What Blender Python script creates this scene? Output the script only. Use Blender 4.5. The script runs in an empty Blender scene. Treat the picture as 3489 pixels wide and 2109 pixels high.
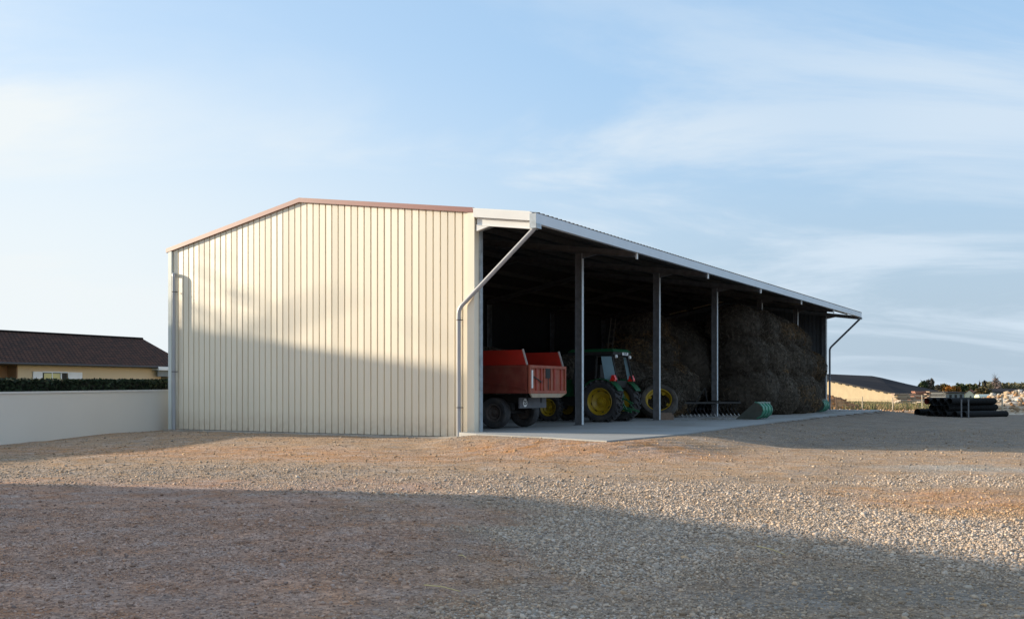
import bpy, math, random
import numpy as np
from mathutils import Vector, Matrix

random.seed(7)
rng = np.random.default_rng(11)
C = bpy.context.scene.collection
PI = math.pi

# ------------------------------------------------------------------ noise
def _hash(ix, iy, seed):
    n = (ix.astype(np.int64) * 374761393 + iy.astype(np.int64) * 668265263 + seed * 1442695041) & 0x7fffffff
    n = ((n ^ (n >> 13)) * 1274126177) & 0x7fffffff
    n = n ^ (n >> 16)
    return (n & 0xffffff) / float(0xffffff)
def vnoise(x, y, seed=0):
    x = np.asarray(x, float); y = np.asarray(y, float)
    ix = np.floor(x); iy = np.floor(y); fx = x - ix; fy = y - iy
    fx = fx * fx * (3 - 2 * fx); fy = fy * fy * (3 - 2 * fy)
    a = _hash(ix, iy, seed); b = _hash(ix + 1, iy, seed); c = _hash(ix, iy + 1, seed); d = _hash(ix + 1, iy + 1, seed)
    return (a * (1 - fx) + b * fx) * (1 - fy) + (c * (1 - fx) + d * fx) * fy
def fbm(x, y, seed=0, octs=4):
    s = 0; a = 0.5; t = 0
    for k in range(octs):
        s = s + a * vnoise(np.asarray(x) * 2 ** k, np.asarray(y) * 2 ** k, seed + k * 17); t += a; a *= 0.5
    return s / t
def sm(e0, e1, x):
    t = np.clip((np.asarray(x, float) - e0) / (e1 - e0), 0, 1)
    return t * t * (3 - 2 * t)

# ------------------------------------------------------------------ mesh builder
class MB:
    def __init__(s): s.v = []; s.f = []
    def add(s, vs, fs):
        n = len(s.v); s.v += [tuple(p) for p in vs]; s.f += [tuple(i + n for i in f) for f in fs]; return s
    def box(s, a, b, M=None):
        (x0, y0, z0), (x1, y1, z1) = a, b
        vs = [Vector(p) for p in ((x0,y0,z0),(x1,y0,z0),(x1,y1,z0),(x0,y1,z0),(x0,y0,z1),(x1,y0,z1),(x1,y1,z1),(x0,y1,z1))]
        if M is not None: vs = [M @ p for p in vs]
        return s.add(vs, [(0,3,2,1),(4,5,6,7),(0,1,5,4),(1,2,6,5),(2,3,7,6),(3,0,4,7)])
    def hexa(s, bot, top):
        return s.add(list(bot) + list(top), [(0,3,2,1),(4,5,6,7),(0,1,5,4),(1,2,6,5),(2,3,7,6),(3,0,4,7)])
    def beam(s, p0, p1, w, h, up=(0,0,1)):
        p0 = Vector(p0); p1 = Vector(p1); d = (p1 - p0).normalized(); up = Vector(up)
        if abs(d.dot(up)) > 0.98: up = Vector((1,0,0))
        r = d.cross(up).normalized(); u = r.cross(d).normalized()
        q = [(-w/2,-h/2),(w/2,-h/2),(w/2,h/2),(-w/2,h/2)]
        return s.hexa([p0 + r*a + u*b for a, b in q], [p1 + r*a + u*b for a, b in q])
    def tube(s, pts, r, n=10, caps=True):
        pts = [Vector(p) for p in pts]; rs = r if isinstance(r, (list, tuple)) else [r] * len(pts)
        vs = []; fs = []; prev = None
        for i, p in enumerate(pts):
            d = (pts[min(i+1, len(pts)-1)] - pts[max(i-1, 0)])
            if d.length < 1e-9: d = Vector((0,0,1))
            d.normalize()
            if prev is None:
                up = Vector((0,0,1)) if abs(d.z) < .9 else Vector((1,0,0)); a = d.cross(up).normalized()
            else:
                a = (prev - d * prev.dot(d)).normalized()
            prev = a; b = d.cross(a)
            for k in range(n):
                t = 2*PI*k/n; vs.append(p + (a*math.cos(t) + b*math.sin(t)) * rs[i])
        for i in range(len(pts)-1):
            for k in range(n):
                fs.append((i*n+k, i*n+(k+1)%n, (i+1)*n+(k+1)%n, (i+1)*n+k))
        if caps: fs += [tuple(range(n))[::-1], tuple(range((len(pts)-1)*n, len(pts)*n))]
        return s.add(vs, fs)
    def lathe_y(s, prof, c=(0,0,0), n=32, closed=False):
        """prof: list of (r, y); spun about the y axis through c."""
        vs = []; fs = []; m = len(prof)
        for k in range(n):
            t = 2*PI*k/n
            for r, y in prof: vs.append((c[0]+r*math.cos(t), c[1]+y, c[2]+r*math.sin(t)))
        for k in range(n):
            k2 = (k+1) % n
            for i in range(m if closed else m-1):
                j = (i+1) % m
                fs.append((k*m+i, k*m+j, k2*m+j, k2*m+i))
        return s.add(vs, fs)
    def prism(s, poly, y0, y1):
        """poly in (x,z), extruded along y"""
        n = len(poly)
        return s.add([(x,y0,z) for x,z in poly] + [(x,y1,z) for x,z in poly],
                     [tuple(range(n)), tuple(range(2*n-1, n-1, -1))] + [(i, n+i, n+(i+1)%n, (i+1)%n) for i in range(n)])
    def xf(s, M):
        s.v = [tuple(M @ Vector(p)) for p in s.v]; return s

def obj(name, mb, mat, parent=None, smooth=False, label=None):
    me = bpy.data.meshes.new(name); me.from_pydata(mb.v, [], mb.f); me.update()
    if mat: me.materials.append(mat)
    o = bpy.data.objects.new(name, me); C.objects.link(o)
    if parent is not None: o.parent = parent
    if smooth:
        me.polygons.foreach_set('use_smooth', [True] * len(me.polygons))
        try: me.set_sharp_from_angle(angle=math.radians(38))
        except Exception: pass
    if label: o['label'] = label
    return o
def np_mesh(name, V, F, mat, parent=None, cols=None, smooth=False, colname='Col'):
    """V (n,3), F (m,k) numpy arrays"""
    me = bpy.data.meshes.new(name); k = F.shape[1]
    me.vertices.add(len(V)); me.vertices.foreach_set('co', np.ascontiguousarray(V, np.float32).ravel())
    me.loops.add(F.size); me.loops.foreach_set('vertex_index', np.ascontiguousarray(F, np.int32).ravel())
    me.polygons.add(len(F)); me.polygons.foreach_set('loop_start', np.arange(0, F.size, k, dtype=np.int32))
    me.update(calc_edges=True)
    if smooth: me.polygons.foreach_set('use_smooth', np.ones(len(F), bool))
    if cols is not None:
        at = me.color_attributes.new(colname, 'FLOAT_COLOR', 'POINT')
        cc = np.ones((len(V), 4), np.float32); cc[:, :3] = cols; at.data.foreach_set('color', cc.ravel())
    if mat: me.materials.append(mat)
    o = bpy.data.objects.new(name, me); C.objects.link(o)
    if parent is not None: o.parent = parent
    return o
def thing(name, label, cat, loc=(0,0,0), rz=0, group=None):
    o = bpy.data.objects.new(name, None); C.objects.link(o); o.location = loc; o.rotation_euler = (0,0,rz)
    o['label'] = label; o['category'] = cat
    if group: o['group'] = group
    return o
def tag(o, label, cat, group=None):
    o['label'] = label; o['category'] = cat
    if group: o['group'] = group
    return o
def kind(o, k, label=None):
    o['kind'] = k
    if label: o['label'] = label
    return o

# ------------------------------------------------------------------ materials
def nn(t, typ, **kw):
    n = t.nodes.new(typ)
    for k, v in kw.items(): setattr(n, k, v)
    return n
def mat(name, col, rough=.6, metal=0., var=.12, scale=3., bump=0., bscale=40., spec=.5, dirt=None, dscale=1.5, coords='Object', stretch=(1,1,1), damt=.5):
    m = bpy.data.materials.new(name); m.use_nodes = True; t = m.node_tree; b = t.nodes['Principled BSDF']
    b.inputs['Roughness'].default_value = rough; b.inputs['Metallic'].default_value = metal
    b.inputs['Specular IOR Level'].default_value = spec
    tc = nn(t, 'ShaderNodeTexCoord'); mp = nn(t, 'ShaderNodeMapping'); mp.inputs['Scale'].default_value = stretch
    t.links.new(tc.outputs[coords], mp.inputs['Vector'])
    nz = nn(t, 'ShaderNodeTexNoise'); nz.inputs['Scale'].default_value = scale; nz.inputs['Detail'].default_value = 6
    t.links.new(mp.outputs[0], nz.inputs['Vector'])
    rp = nn(t, 'ShaderNodeMapRange'); rp.inputs[1].default_value = .25; rp.inputs[2].default_value = .75
    rp.inputs[3].default_value = 1 - var; rp.inputs[4].default_value = 1 + var
    t.links.new(nz.outputs['Fac'], rp.inputs[0])
    mx = nn(t, 'ShaderNodeVectorMath', operation='SCALE'); mx.inputs[0].default_value = col
    t.links.new(rp.outputs[0], mx.inputs['Scale'])
    out = mx.outputs[0]
    if dirt:
        n2 = nn(t, 'ShaderNodeTexNoise'); n2.inputs['Scale'].default_value = dscale; n2.inputs['Detail'].default_value = 8
        t.links.new(mp.outputs[0], n2.inputs['Vector'])
        r2 = nn(t, 'ShaderNodeMapRange'); r2.inputs[1].default_value = .45; r2.inputs[2].default_value = .7; r2.inputs[4].default_value = damt
        t.links.new(n2.outputs['Fac'], r2.inputs[0])
        m2 = nn(t, 'ShaderNodeMix', data_type='RGBA'); m2.inputs[7].default_value = (*dirt, 1)
        t.links.new(r2.outputs[0], m2.inputs[0]); t.links.new(out, m2.inputs[6]); out = m2.outputs[2]
    t.links.new(out, b.inputs['Base Color'])
    if bump:
        n3 = nn(t, 'ShaderNodeTexNoise'); n3.inputs['Scale'].default_value = bscale; n3.inputs['Detail'].default_value = 4
        t.links.new(mp.outputs[0], n3.inputs['Vector'])
        bp = nn(t, 'ShaderNodeBump'); bp.inputs['Strength'].default_value = bump; bp.inputs['Distance'].default_value = .02
        t.links.new(n3.outputs['Fac'], bp.inputs['Height']); t.links.new(bp.outputs[0], b.inputs['Normal'])
    return m
def splash(m):
    t = m.node_tree; b = t.nodes['Principled BSDF']; src = b.inputs['Base Color'].links[0].from_socket
    tc = nn(t, 'ShaderNodeTexCoord'); sp = nn(t, 'ShaderNodeSeparateXYZ'); t.links.new(tc.outputs['Object'], sp.inputs[0])
    nz = nn(t, 'ShaderNodeTexNoise'); nz.inputs['Scale'].default_value = 5; nz.inputs['Detail'].default_value = 8; t.links.new(tc.outputs['Object'], nz.inputs['Vector'])
    mr = nn(t, 'ShaderNodeMapRange'); mr.inputs[1].default_value = .55; mr.inputs[2].default_value = -.15; mr.inputs[3].default_value = 0; mr.inputs[4].default_value = .75; t.links.new(sp.outputs[2], mr.inputs[0])
    ad = nn(t, 'ShaderNodeMath', operation='MULTIPLY'); t.links.new(mr.outputs[0], ad.inputs[0]); t.links.new(nz.outputs['Fac'], ad.inputs[1])
    mx = nn(t, 'ShaderNodeMix', data_type='RGBA'); t.links.new(ad.outputs[0], mx.inputs[0]); t.links.new(src, mx.inputs[6]); mx.inputs[7].default_value = (.38,.26,.17,1); t.links.new(mx.outputs[2], b.inputs['Base Color'])
def vcol_mat(name, rough=.9, bump=0., bscale=60., mul=1., spec=.2, var=.25, nscale=30.):
    m = bpy.data.materials.new(name); m.use_nodes = True; t = m.node_tree; b = t.nodes['Principled BSDF']
    b.inputs['Roughness'].default_value = rough; b.inputs['Specular IOR Level'].default_value = spec
    a = nn(t, 'ShaderNodeVertexColor', layer_name='Col'); tc = nn(t, 'ShaderNodeTexCoord')
    nz = nn(t, 'ShaderNodeTexNoise'); nz.inputs['Scale'].default_value = nscale; nz.inputs['Detail'].default_value = 5
    t.links.new(tc.outputs['Object'], nz.inputs['Vector'])
    rp = nn(t, 'ShaderNodeMapRange'); rp.inputs[1].default_value = .25; rp.inputs[2].default_value = .75
    rp.inputs[3].default_value = (1-var)*mul; rp.inputs[4].default_value = (1+var)*mul
    t.links.new(nz.outputs['Fac'], rp.inputs[0])
    mx = nn(t, 'ShaderNodeVectorMath', operation='SCALE'); t.links.new(a.outputs['Color'], mx.inputs[0]); t.links.new(rp.outputs[0], mx.inputs['Scale'])
    t.links.new(mx.outputs[0], b.inputs['Base Color'])
    if bump:
        n3 = nn(t, 'ShaderNodeTexNoise'); n3.inputs['Scale'].default_value = bscale; n3.inputs['Detail'].default_value = 4
        t.links.new(tc.outputs['Object'], n3.inputs['Vector'])
        bp = nn(t, 'ShaderNodeBump'); bp.inputs['Strength'].default_value = bump; bp.inputs['Distance'].default_value = .02
        t.links.new(n3.outputs['Fac'], bp.inputs['Height']); t.links.new(bp.outputs[0], b.inputs['Normal'])
    return m

M_clad = mat('cream_steel', (.83,.745,.585), .44, 0, .03, .6, .05, 3., spec=1.0, dirt=(.62,.55,.42), dscale=.5, damt=.25, stretch=(1,1,.25))
splash(M_clad)
def coat(m, w, ro):
    b = m.node_tree.nodes['Principled BSDF']; b.inputs['Coat Weight'].default_value = w; b.inputs['Coat Roughness'].default_value = ro
coat(M_clad, .7, .42)
M_brown = mat('brown_trim', (.23,.055,.042), .42, 0, .08, 2., spec=.6)
coat(M_brown, 1., .45)
M_galv = mat('galvanised_steel', (.42,.46,.49), .42, .55, .18, 6., .03, 20)
M_galvd = mat('galvanised_column', (.34,.38,.41), .5, .45, .25, 5., .03, 20)
M_white = mat('white_trim', (.78,.78,.76), .4, 0, .04, 1.5)
M_gut = mat('gutter_paint', (.62,.68,.74), .35, .1, .05, 1.5)
M_roofs = mat('shade_toned_roof', (.06,.055,.05), .9, 0, .2, 3.)  # shade on the roof underside is put into this dark sheet colour
M_dark = mat('shade_toned_liner', (.028,.028,.03), .8, 0, .2, 2.)  # near-black tone stands in for the shade inside the shed
M_farwall = mat('shade_toned_far_liner', (.10,.115,.13), .6, 0, .1, 2.)  # dimness of the far bay is put into the lining colour
M_pvc = mat('grey_pvc', (.36,.37,.39), .35, 0, .05, 3.)
M_clip = mat('black_clip', (.03,.03,.03), .5)
M_conc = mat('concrete', (.40,.41,.42), .85, 0, .12, 1.2, .25, 60, dirt=(.30,.30,.30), dscale=.45, damt=.6)
M_plinth = mat('plinth_concrete', (.42,.38,.33), .9, 0, .15, 2, .3, 50, dirt=(.30,.22,.15), dscale=1.5)
M_rubber = mat('tyre_rubber', (.035,.034,.036), .75, 0, .25, 8, .2, 60, dirt=(.10,.085,.07), dscale=3, damt=.5)
M_yel = mat('yellow_rim_paint', (.46,.30,.015), .4, 0, .12, 6, dirt=(.25,.15,.04), dscale=6, damt=.4)
M_green = mat('green_machine_paint', (.009,.10,.038), .35, 0, .1, 5, dirt=(.05,.08,.04), dscale=4)
M_green2 = mat('teal_bucket_paint', (.03,.21,.13), .4, 0, .15, 5, dirt=(.16,.24,.20), dscale=3)
M_red = mat('bright_red_paint', (.34,.016,.008), .45, 0, .15, 2, dirt=(.22,.02,.01), dscale=1.5)
M_red2 = mat('faded_red_paint', (.15,.024,.014), .6, 0, .2, 3, dirt=(.22,.08,.05), dscale=2)
M_salmon = mat('faded_orange_red_paint', (.32,.072,.036), .6, 0, .18, 4, dirt=(.35,.16,.11), dscale=3)
M_ribred = mat('dark_red_rib', (.33,.05,.03), .6, 0, .18, 4)
M_cream = mat('dirty_cream_paint', (.55,.45,.33), .7, 0, .2, 4, dirt=(.40,.18,.06), dscale=2)
M_chas = mat('chassis_black', (.02,.019,.018), .7, 0, .3, 4)
M_board = mat('grey_bumper_board', (.12,.12,.13), .6, 0, .2, 4)
M_hub = mat('dusty_brown_rim', (.09,.07,.06), .8, 0, .3, 8)
M_glass = mat('dark_cab_glass', (.012,.014,.015), .08, 0, 0, 1)
M_qglass = mat('sky_painted_quarter_glass', (.34,.52,.60), .2, 0, .08, 3)  # sky reflected in the quarter glass, painted as a pale blue
M_whitep = mat('white_marker', (.8,.8,.78), .5, 0, .04, 3)
M_tail = mat('red_lamp_lens', (.75,.03,.02), .25, 0, 0, 1)
M_black = mat('black_lettering', (.015,.015,.015), .6, 0, 0, 1)
M_wood = mat('weathered_wood', (.42,.33,.22), .85, 0, .2, 8, .2, 30)
M_woodd = mat('dark_wood', (.16,.11,.08), .85, 0, .2, 8)
M_wallr = mat('pale_render', (.68,.665,.62), .9, 0, .03, .5, .2, 90)
M_cap = mat('wall_cap', (.66,.65,.62), .9, 0, .05, 2)
M_houser = mat('beige_render', (.62,.50,.34), .9, 0, .04, .7, .1, 60)
M_shut = mat('white_shutter', (.72,.76,.80), .5, 0, .04, 2)
M_blind = mat('yellow_blind', (.62,.58,.28), .6, 0, .04, 2)
M_porch = mat('brown_porch_wall', (.33,.20,.12), .9, 0, .08, 2)
M_greyf = mat('grey_panel', (.20,.22,.23), .8, 0, .12, 3)
M_pipe = mat('black_plastic_pipe', (.010,.011,.012), .8, 0, .15, 3, spec=.2)
M_pipein = mat('pipe_inside', (.006,.006,.007), .8)
M_rust = mat('rust_red_pipe_lining', (.16,.02,.012), .7)
M_barnw = mat('tan_barn_wall', (.36,.29,.19), .9, 0, .08, 1.2, .1, 30)
M_barnr = mat('grey_barn_roof', (.045,.045,.05), 1., 0, .12, .25, spec=0.)
M_tile = bpy.data.materials.new('brown_roof_tiles')
M_tank = mat('pale_tank', (.62,.66,.58), .6, 0, .08, 2)
M_tankend = mat('yellowish_tank_end', (.70,.70,.42), .6, 0, .08, 2)
M_redroof = mat('red_tile_roof', (.30,.06,.04), .8, 0, .1, 2)
M_cream2 = mat('cream_house_wall', (.80,.74,.56), .8, 0, .04, 2)
M_strawb = mat('yellow_straw', (.62,.50,.24), .7, 0, .1, 20)
M_sheet = mat('white_plastic_sheet', (.78,.80,.84), .45, 0, .08, 2, .2, 6)
M_bark = mat('bark', (.07,.055,.045), .9, 0, .2, 8)

def tile_material(m):
    m.use_nodes = True; t = m.node_tree; b = t.nodes['Principled BSDF']; b.inputs['Roughness'].default_value = .95; b.inputs['Specular IOR Level'].default_value = .1
    tc = nn(t, 'ShaderNodeTexCoord'); br = nn(t, 'ShaderNodeTexBrick')
    br.inputs['Color1'].default_value = (.105,.052,.038,1); br.inputs['Color2'].default_value = (.062,.038,.031,1); br.inputs['Mortar'].default_value = (.014,.012,.012,1)
    br.inputs['Scale'].default_value = 1.; br.inputs['Brick Width'].default_value = .26; br.inputs['Row Height'].default_value = .33; br.inputs['Mortar Size'].default_value = .025
    sw = nn(t, 'ShaderNodeMapping'); t.links.new(tc.outputs['UV'], sw.inputs[0])
    t.links.new(sw.outputs[0], br.inputs['Vector']); t.links.new(br.outputs['Color'], b.inputs['Base Color'])
    bp = nn(t, 'ShaderNodeBump'); bp.inputs['Strength'].default_value = .8; bp.inputs['Distance'].default_value = .03
    t.links.new(br.outputs['Fac'], bp.inputs['Height']); bp.invert = True; t.links.new(bp.outputs[0], b.inputs['Normal'])
tile_material(M_tile)

# ------------------------------------------------------------------ frames and heights
P0 = Vector((-1.114, 29.74, 0)); RZ = math.atan2(-.514, .858)
dU = Vector((.5139, .8578, 0)); gU = Vector((.8578, -.5139, 0))
def W(o_, a_, z_=0.): return P0 + gU*o_ + dU*a_ + Vector((0,0,z_))
LEN, BAY, WID = 42.2, 42.2/6, 13.03
def roofz(o):
    if o < -6.79: return 7.40 - (-6.79 - o) * .189
    return 7.40 - (o + 6.79) * .14
SLAB = [(-WID+.3, .1), (-.35, .1), (-.3, -.35), (.67,-.93),(3.15,-1.65),(5.6,-2.7),(5.72,2.0),(4.97,10.3),(4.4,19.),(3.9,27.2),(3.55,39.8),(3.2,43.3),(-WID+.3,43.3)]
def slab_sd(o, a):
    """signed distance to slab polygon (negative inside)"""
    P = np.array(SLAB); d = np.full(np.shape(o), 1e9); inside = np.zeros(np.shape(o), bool)
    n = len(P)
    for i in range(n):
        x1, y1 = P[i]; x2, y2 = P[(i+1) % n]
        ex, ey = x2-x1, y2-y1; t = np.clip(((o-x1)*ex + (a-y1)*ey) / (ex*ex+ey*ey), 0, 1)
        d = np.minimum(d, np.hypot(o-x1-t*ex, a-y1-t*ey))
        c = ((y1 > a) != (y2 > a)) & (o < (x2-x1)*(a-y1)/((y2-y1) if y2 != y1 else 1e-9) + x1); inside ^= c
    return np.where(inside, -d, d)
def loc_oa(X, Y):
    rx = X - P0.x; ry = Y - P0.y
    return rx*gU.x + ry*gU.y, rx*dU.x + ry*dU.y
def ground(X, Y, detail=True):
    X = np.asarray(X, float); Y = np.asarray(Y, float); o, a = loc_oa(X, Y)
    z = np.full(X.shape, -.30)
    z = z - .06 * sm(4, 16, X) * sm(45, 24, Y)
    z = z - .05 * sm(-8, -16, X) * sm(38, 30, Y)
    z = z + .10 * sm(8, 2.5, -a) * sm(2, -2, o) * (o > -30)
    sd = slab_sd(o, a)
    z = np.where(sd < 9, z + (-.035 - z) * sm(3.2, 0., sd) * sm(-1.2, .8, o), z)
    Df = np.maximum(Y, np.abs(X)*.8)
    z = z + np.interp(Df, [0, 60, 78, 200, 450, 1500, 6000], [0, 0, .05, -.12, -1.0, -1.2, -1.2])
    z = np.where((sd < -.05), -.5, z)
    if detail:
        near = sm(60, 30, Y) * sm(60, 30, np.abs(X))
        fade = sm(0., .6, sd)
        z = z + near * fade * ((fbm(X*.35, Y*.35, 3, 3) - .5) * .09 + (fbm(X*1.6, Y*1.6, 9, 3) - .5) * .035)
        u_ = X*.66 - Y*.75; z = z + .018*np.sin(u_*2*PI/.42 + fbm(X*.6, Y*.6, 71, 2)*5)*ell(X, Y, 2.6, 25.2, 3.6, 1.9, -.2, .5)*fade
        z = z + sm(60, 90, Df) * (fbm(X*.02, Y*.02, 5, 3) - .5) * .25
    return z
def gz(x, y): return float(ground(np.array([x]), np.array([y]))[0])

# ---- material zones of the yard, in metres on the ground
def ell(X, Y, cx, cy, rx, ry, ang=0., soft=.5):
    c, s = math.cos(ang), math.sin(ang); u = (X-cx)*c + (Y-cy)*s; v = -(X-cx)*s + (Y-cy)*c
    r = np.hypot(u/rx, v/ry); return sm(1+soft, 1-soft, r)
def zones(X, Y):
    n1 = fbm(X*.5, Y*.5, 21, 4) - .5; n2 = fbm(X*1.3, Y*1.3, 31, 4) - .5
    Xw = X + n1*2.2; Yw = Y + n2*1.6
    p = np.zeros(X.shape)
    for e in ((-6.5,18.6,4.5,1.8,0,.45), (-1.5,16.2,3.2,1.9,-.15,.45), (2.4,14.6,3.2,2.3,-.25,.4), (4.4,12.2,3.2,2.6,-.6,.4),
              (6.5,11.2,2.5,2.6,-.6,.4), (2.0,11.2,2.2,1.9,-.6,.4), (1.2,8.6,.9,2.2,.15,.45), (.6,6.4,1.2,1.2,0,.45), (4.4,9.2,1.2,1.2,-.6,.5), (7.5,17.,3,1.2,-.2,.6), ):
        p = np.maximum(p, ell(Xw, Yw, *e))
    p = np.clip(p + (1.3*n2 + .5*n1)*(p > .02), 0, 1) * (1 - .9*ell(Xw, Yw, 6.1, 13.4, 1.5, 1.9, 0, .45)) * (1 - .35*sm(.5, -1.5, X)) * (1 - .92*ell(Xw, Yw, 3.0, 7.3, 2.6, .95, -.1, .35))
    red = sm(2.5, -2.5, X + n1*3) * sm(18.5, 15.5, Y + n2*2)
    red = np.maximum(red, ell(Xw, Yw, .9, 9.9, 1.4, 1.3, 0, .6)) * .9
    org = np.maximum.reduce([ell(Xw, Yw, 6.1, 13.4, 1.6, 2.1, 0, .5), ell(Xw, Yw, -7, 24.5, 9, 2.2, -.35, .5)*.8, ell(Xw, Yw, 2.0, 24.0, 3.5, 2.2, -.3, .5)])
    blue = ell(Xw, Yw, 9.2, 19.6, 1.8, .9, 0, .6)
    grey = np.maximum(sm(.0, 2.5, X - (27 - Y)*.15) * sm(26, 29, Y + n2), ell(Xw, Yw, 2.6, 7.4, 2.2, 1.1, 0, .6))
    grey = np.maximum(grey, sm(58, 64, Y)*0)
    return p, np.clip(red,0,1), np.clip(org,0,1), np.clip(blue,0,1), np.clip(grey,0,1)

# ------------------------------------------------------------------ ground sheet
def axis(fine0, fine1, step, lo, hi, g=1.10):
    a = list(np.arange(fine0, fine1, step)); s = step; x = a[-1]
    while x < hi: s *= g; x += s; a.append(x)
    s = step; x = a[0]; b = []
    while x > lo: s *= g; x -= s; b.append(x)
    return np.array(b[::-1] + a)
xs = axis(-18, 20, .11, -5000, 5000); ys = axis(3, 34, .10, -600, 6500)
GX, GY = np.meshgrid(xs, ys); gx = GX.ravel(); gy = GY.ravel()
GZ = ground(gx, gy)
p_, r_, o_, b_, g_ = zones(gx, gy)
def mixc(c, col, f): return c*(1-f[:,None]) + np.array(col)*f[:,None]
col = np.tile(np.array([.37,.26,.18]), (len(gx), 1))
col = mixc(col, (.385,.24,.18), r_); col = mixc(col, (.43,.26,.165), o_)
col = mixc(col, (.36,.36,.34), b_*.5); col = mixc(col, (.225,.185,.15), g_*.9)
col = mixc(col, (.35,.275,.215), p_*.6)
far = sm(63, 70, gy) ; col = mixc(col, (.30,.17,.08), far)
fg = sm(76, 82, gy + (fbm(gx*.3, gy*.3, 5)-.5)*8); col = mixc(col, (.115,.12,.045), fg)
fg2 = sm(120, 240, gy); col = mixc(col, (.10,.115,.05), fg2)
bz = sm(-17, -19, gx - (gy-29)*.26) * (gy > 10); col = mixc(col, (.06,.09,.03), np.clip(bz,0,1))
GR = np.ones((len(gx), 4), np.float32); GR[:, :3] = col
nx, ny = len(xs), len(ys)
I = (np.arange(ny-1)[:,None]*nx + np.arange(nx-1)[None,:]).ravel()
F = np.stack([I, I+1, I+1+nx, I+nx], 1)
def ground_material():
    m = bpy.data.materials.new('yard_dirt_and_gravel'); m.use_nodes = True; t = m.node_tree; b = t.nodes['Principled BSDF']
    b.inputs['Roughness'].default_value = .95; b.inputs['Specular IOR Level'].default_value = .15
    a = nn(t, 'ShaderNodeVertexColor', layer_name='Col'); tc = nn(t, 'ShaderNodeTexCoord')
    def noise(scale, det=6):
        n = nn(t, 'ShaderNodeTexNoise'); n.inputs['Scale'].default_value = scale; n.inputs['Detail'].default_value = det
        t.links.new(tc.outputs['Object'], n.inputs['Vector']); return n.outputs['Fac']
    def rng_(s, a0, a1, b0, b1):
        r = nn(t, 'ShaderNodeMapRange'); t.links.new(s, r.inputs[0])
        for i, v in enumerate((a0, a1, b0, b1)): r.inputs[i+1].default_value = v
        return r.outputs[0]
    def mul(x, y):
        n = nn(t, 'ShaderNodeMath', operation='MULTIPLY'); t.links.new(x, n.inputs[0]); t.links.new(y, n.inputs[1]); return n.outputs[0]
    vo = nn(t, 'ShaderNodeTexVoronoi'); vo.inputs['Scale'].default_value = 38.; t.links.new(tc.outputs['Object'], vo.inputs['Vector'])
    sp = nn(t, 'ShaderNodeSeparateColor'); t.links.new(vo.outputs['Color'], sp.inputs[0])
    v2 = nn(t, 'ShaderNodeTexVoronoi'); v2.inputs['Scale'].default_value = 16.; t.links.new(tc.outputs['Object'], v2.inputs['Vector'])
    s2 = nn(t, 'ShaderNodeSeparateColor'); t.links.new(v2.outputs['Color'], s2.inputs[0])
    f = mul(mul(rng_(noise(1.1, 8), .3, .7, .84, 1.16), rng_(noise(12, 6), .3, .7, .82, 1.18)), mul(rng_(sp.outputs[0], 0, 1, .72, 1.3), rng_(s2.outputs[1], 0, 1, .86, 1.15)))
    mx = nn(t, 'ShaderNodeVectorMath', operation='SCALE'); t.links.new(a.outputs['Color'], mx.inputs[0]); t.links.new(f, mx.inputs['Scale'])
    hs = nn(t, 'ShaderNodeHueSaturation'); t.links.new(mx.outputs[0], hs.inputs['Color'])
    t.links.new(rng_(noise(2.3, 4), .3, .7, .75, 1.3), hs.inputs['Saturation'])
    t.links.new(hs.outputs[0], b.inputs['Base Color'])
    ad = nn(t, 'ShaderNodeMath', operation='ADD'); t.links.new(rng_(vo.outputs['Distance'], 0, .7, 1, 0), ad.inputs[0]); t.links.new(rng_(v2.outputs['Distance'], 0, .7, 1.2, 0), ad.inputs[1])
    ad2 = nn(t, 'ShaderNodeMath', operation='ADD'); t.links.new(ad.outputs[0], ad2.inputs[0]); t.links.new(rng_(noise(30, 6), 0, 1, 0, 1.6), ad2.inputs[1])
    bp = nn(t, 'ShaderNodeBump'); bp.inputs['Strength'].default_value = .7; bp.inputs['Distance'].default_value = .012
    t.links.new(ad2.outputs[0], bp.inputs['Height']); t.links.new(bp.outputs[0], b.inputs['Normal'])
    return m
M_ground = ground_material()
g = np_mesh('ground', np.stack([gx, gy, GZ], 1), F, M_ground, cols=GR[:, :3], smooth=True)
kind(g, 'structure')

# ------------------------------------------------------------------ gravel stones: loose stones lying on the yard (one uncountable mass)
def stones(N, near):
    # sample by depth so that the density falls off with distance
    y = (4.5 + (13 - 4.5) * rng.random(N)**1.0) if near else 8 * (40/8.)**rng.random(N)
    x = (rng.random(N)*2-1) * (.56*y + 1.2)
    p, r, o, b, g2 = zones(x, y); lo, la = loc_oa(x, y); sd = slab_sd(lo, la)
    keep = rng.random(N) < np.clip((.55 if near else .34) + .8*p*(.45+1.1*fbm(x*2.2, y*2.2, 61, 3)) + .15*o, 0, 1)
    keep &= (sd > .1) & ~((lo < .05) & (la > -.45) & (lo > -WID-1)) & ~(x < -14.8 + (y-29)*.26)
    x, y, p, r, o, b = x[keep], y[keep], p[keep], r[keep], o[keep], b[keep]; n = len(x)
    size = (.0042 + .0070*rng.random(n)**2) * (1 + .85*p*rng.random(n)) + (rng.random(n) < .03)*(.006+.012*rng.random(n))
    if not near: size = size * np.interp(y, [8, 15, 30, 40], [1., 1.25, 1.6, 1.9])
    base = np.stack([.37+.0*p, .29+.0*p, .215+.0*p], 1)
    base = mixc(base, (.39,.26,.205), r*(1-p)); base = mixc(base, (.44,.29,.165), o*(1-p)); base = mixc(base, (.45,.365,.295), p*.85)
    base = mixc(base, (.42,.43,.41), b*.6)
    v = .55 + .9*rng.random(n); tint = rng.normal(0, .045, n)
    c = base * v[:,None]; c[:,0] *= 1+tint; c[:,2] *= 1-tint*1.3
    z = ground(x, y)
    return x, y, z, size, c
ico = None
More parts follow.
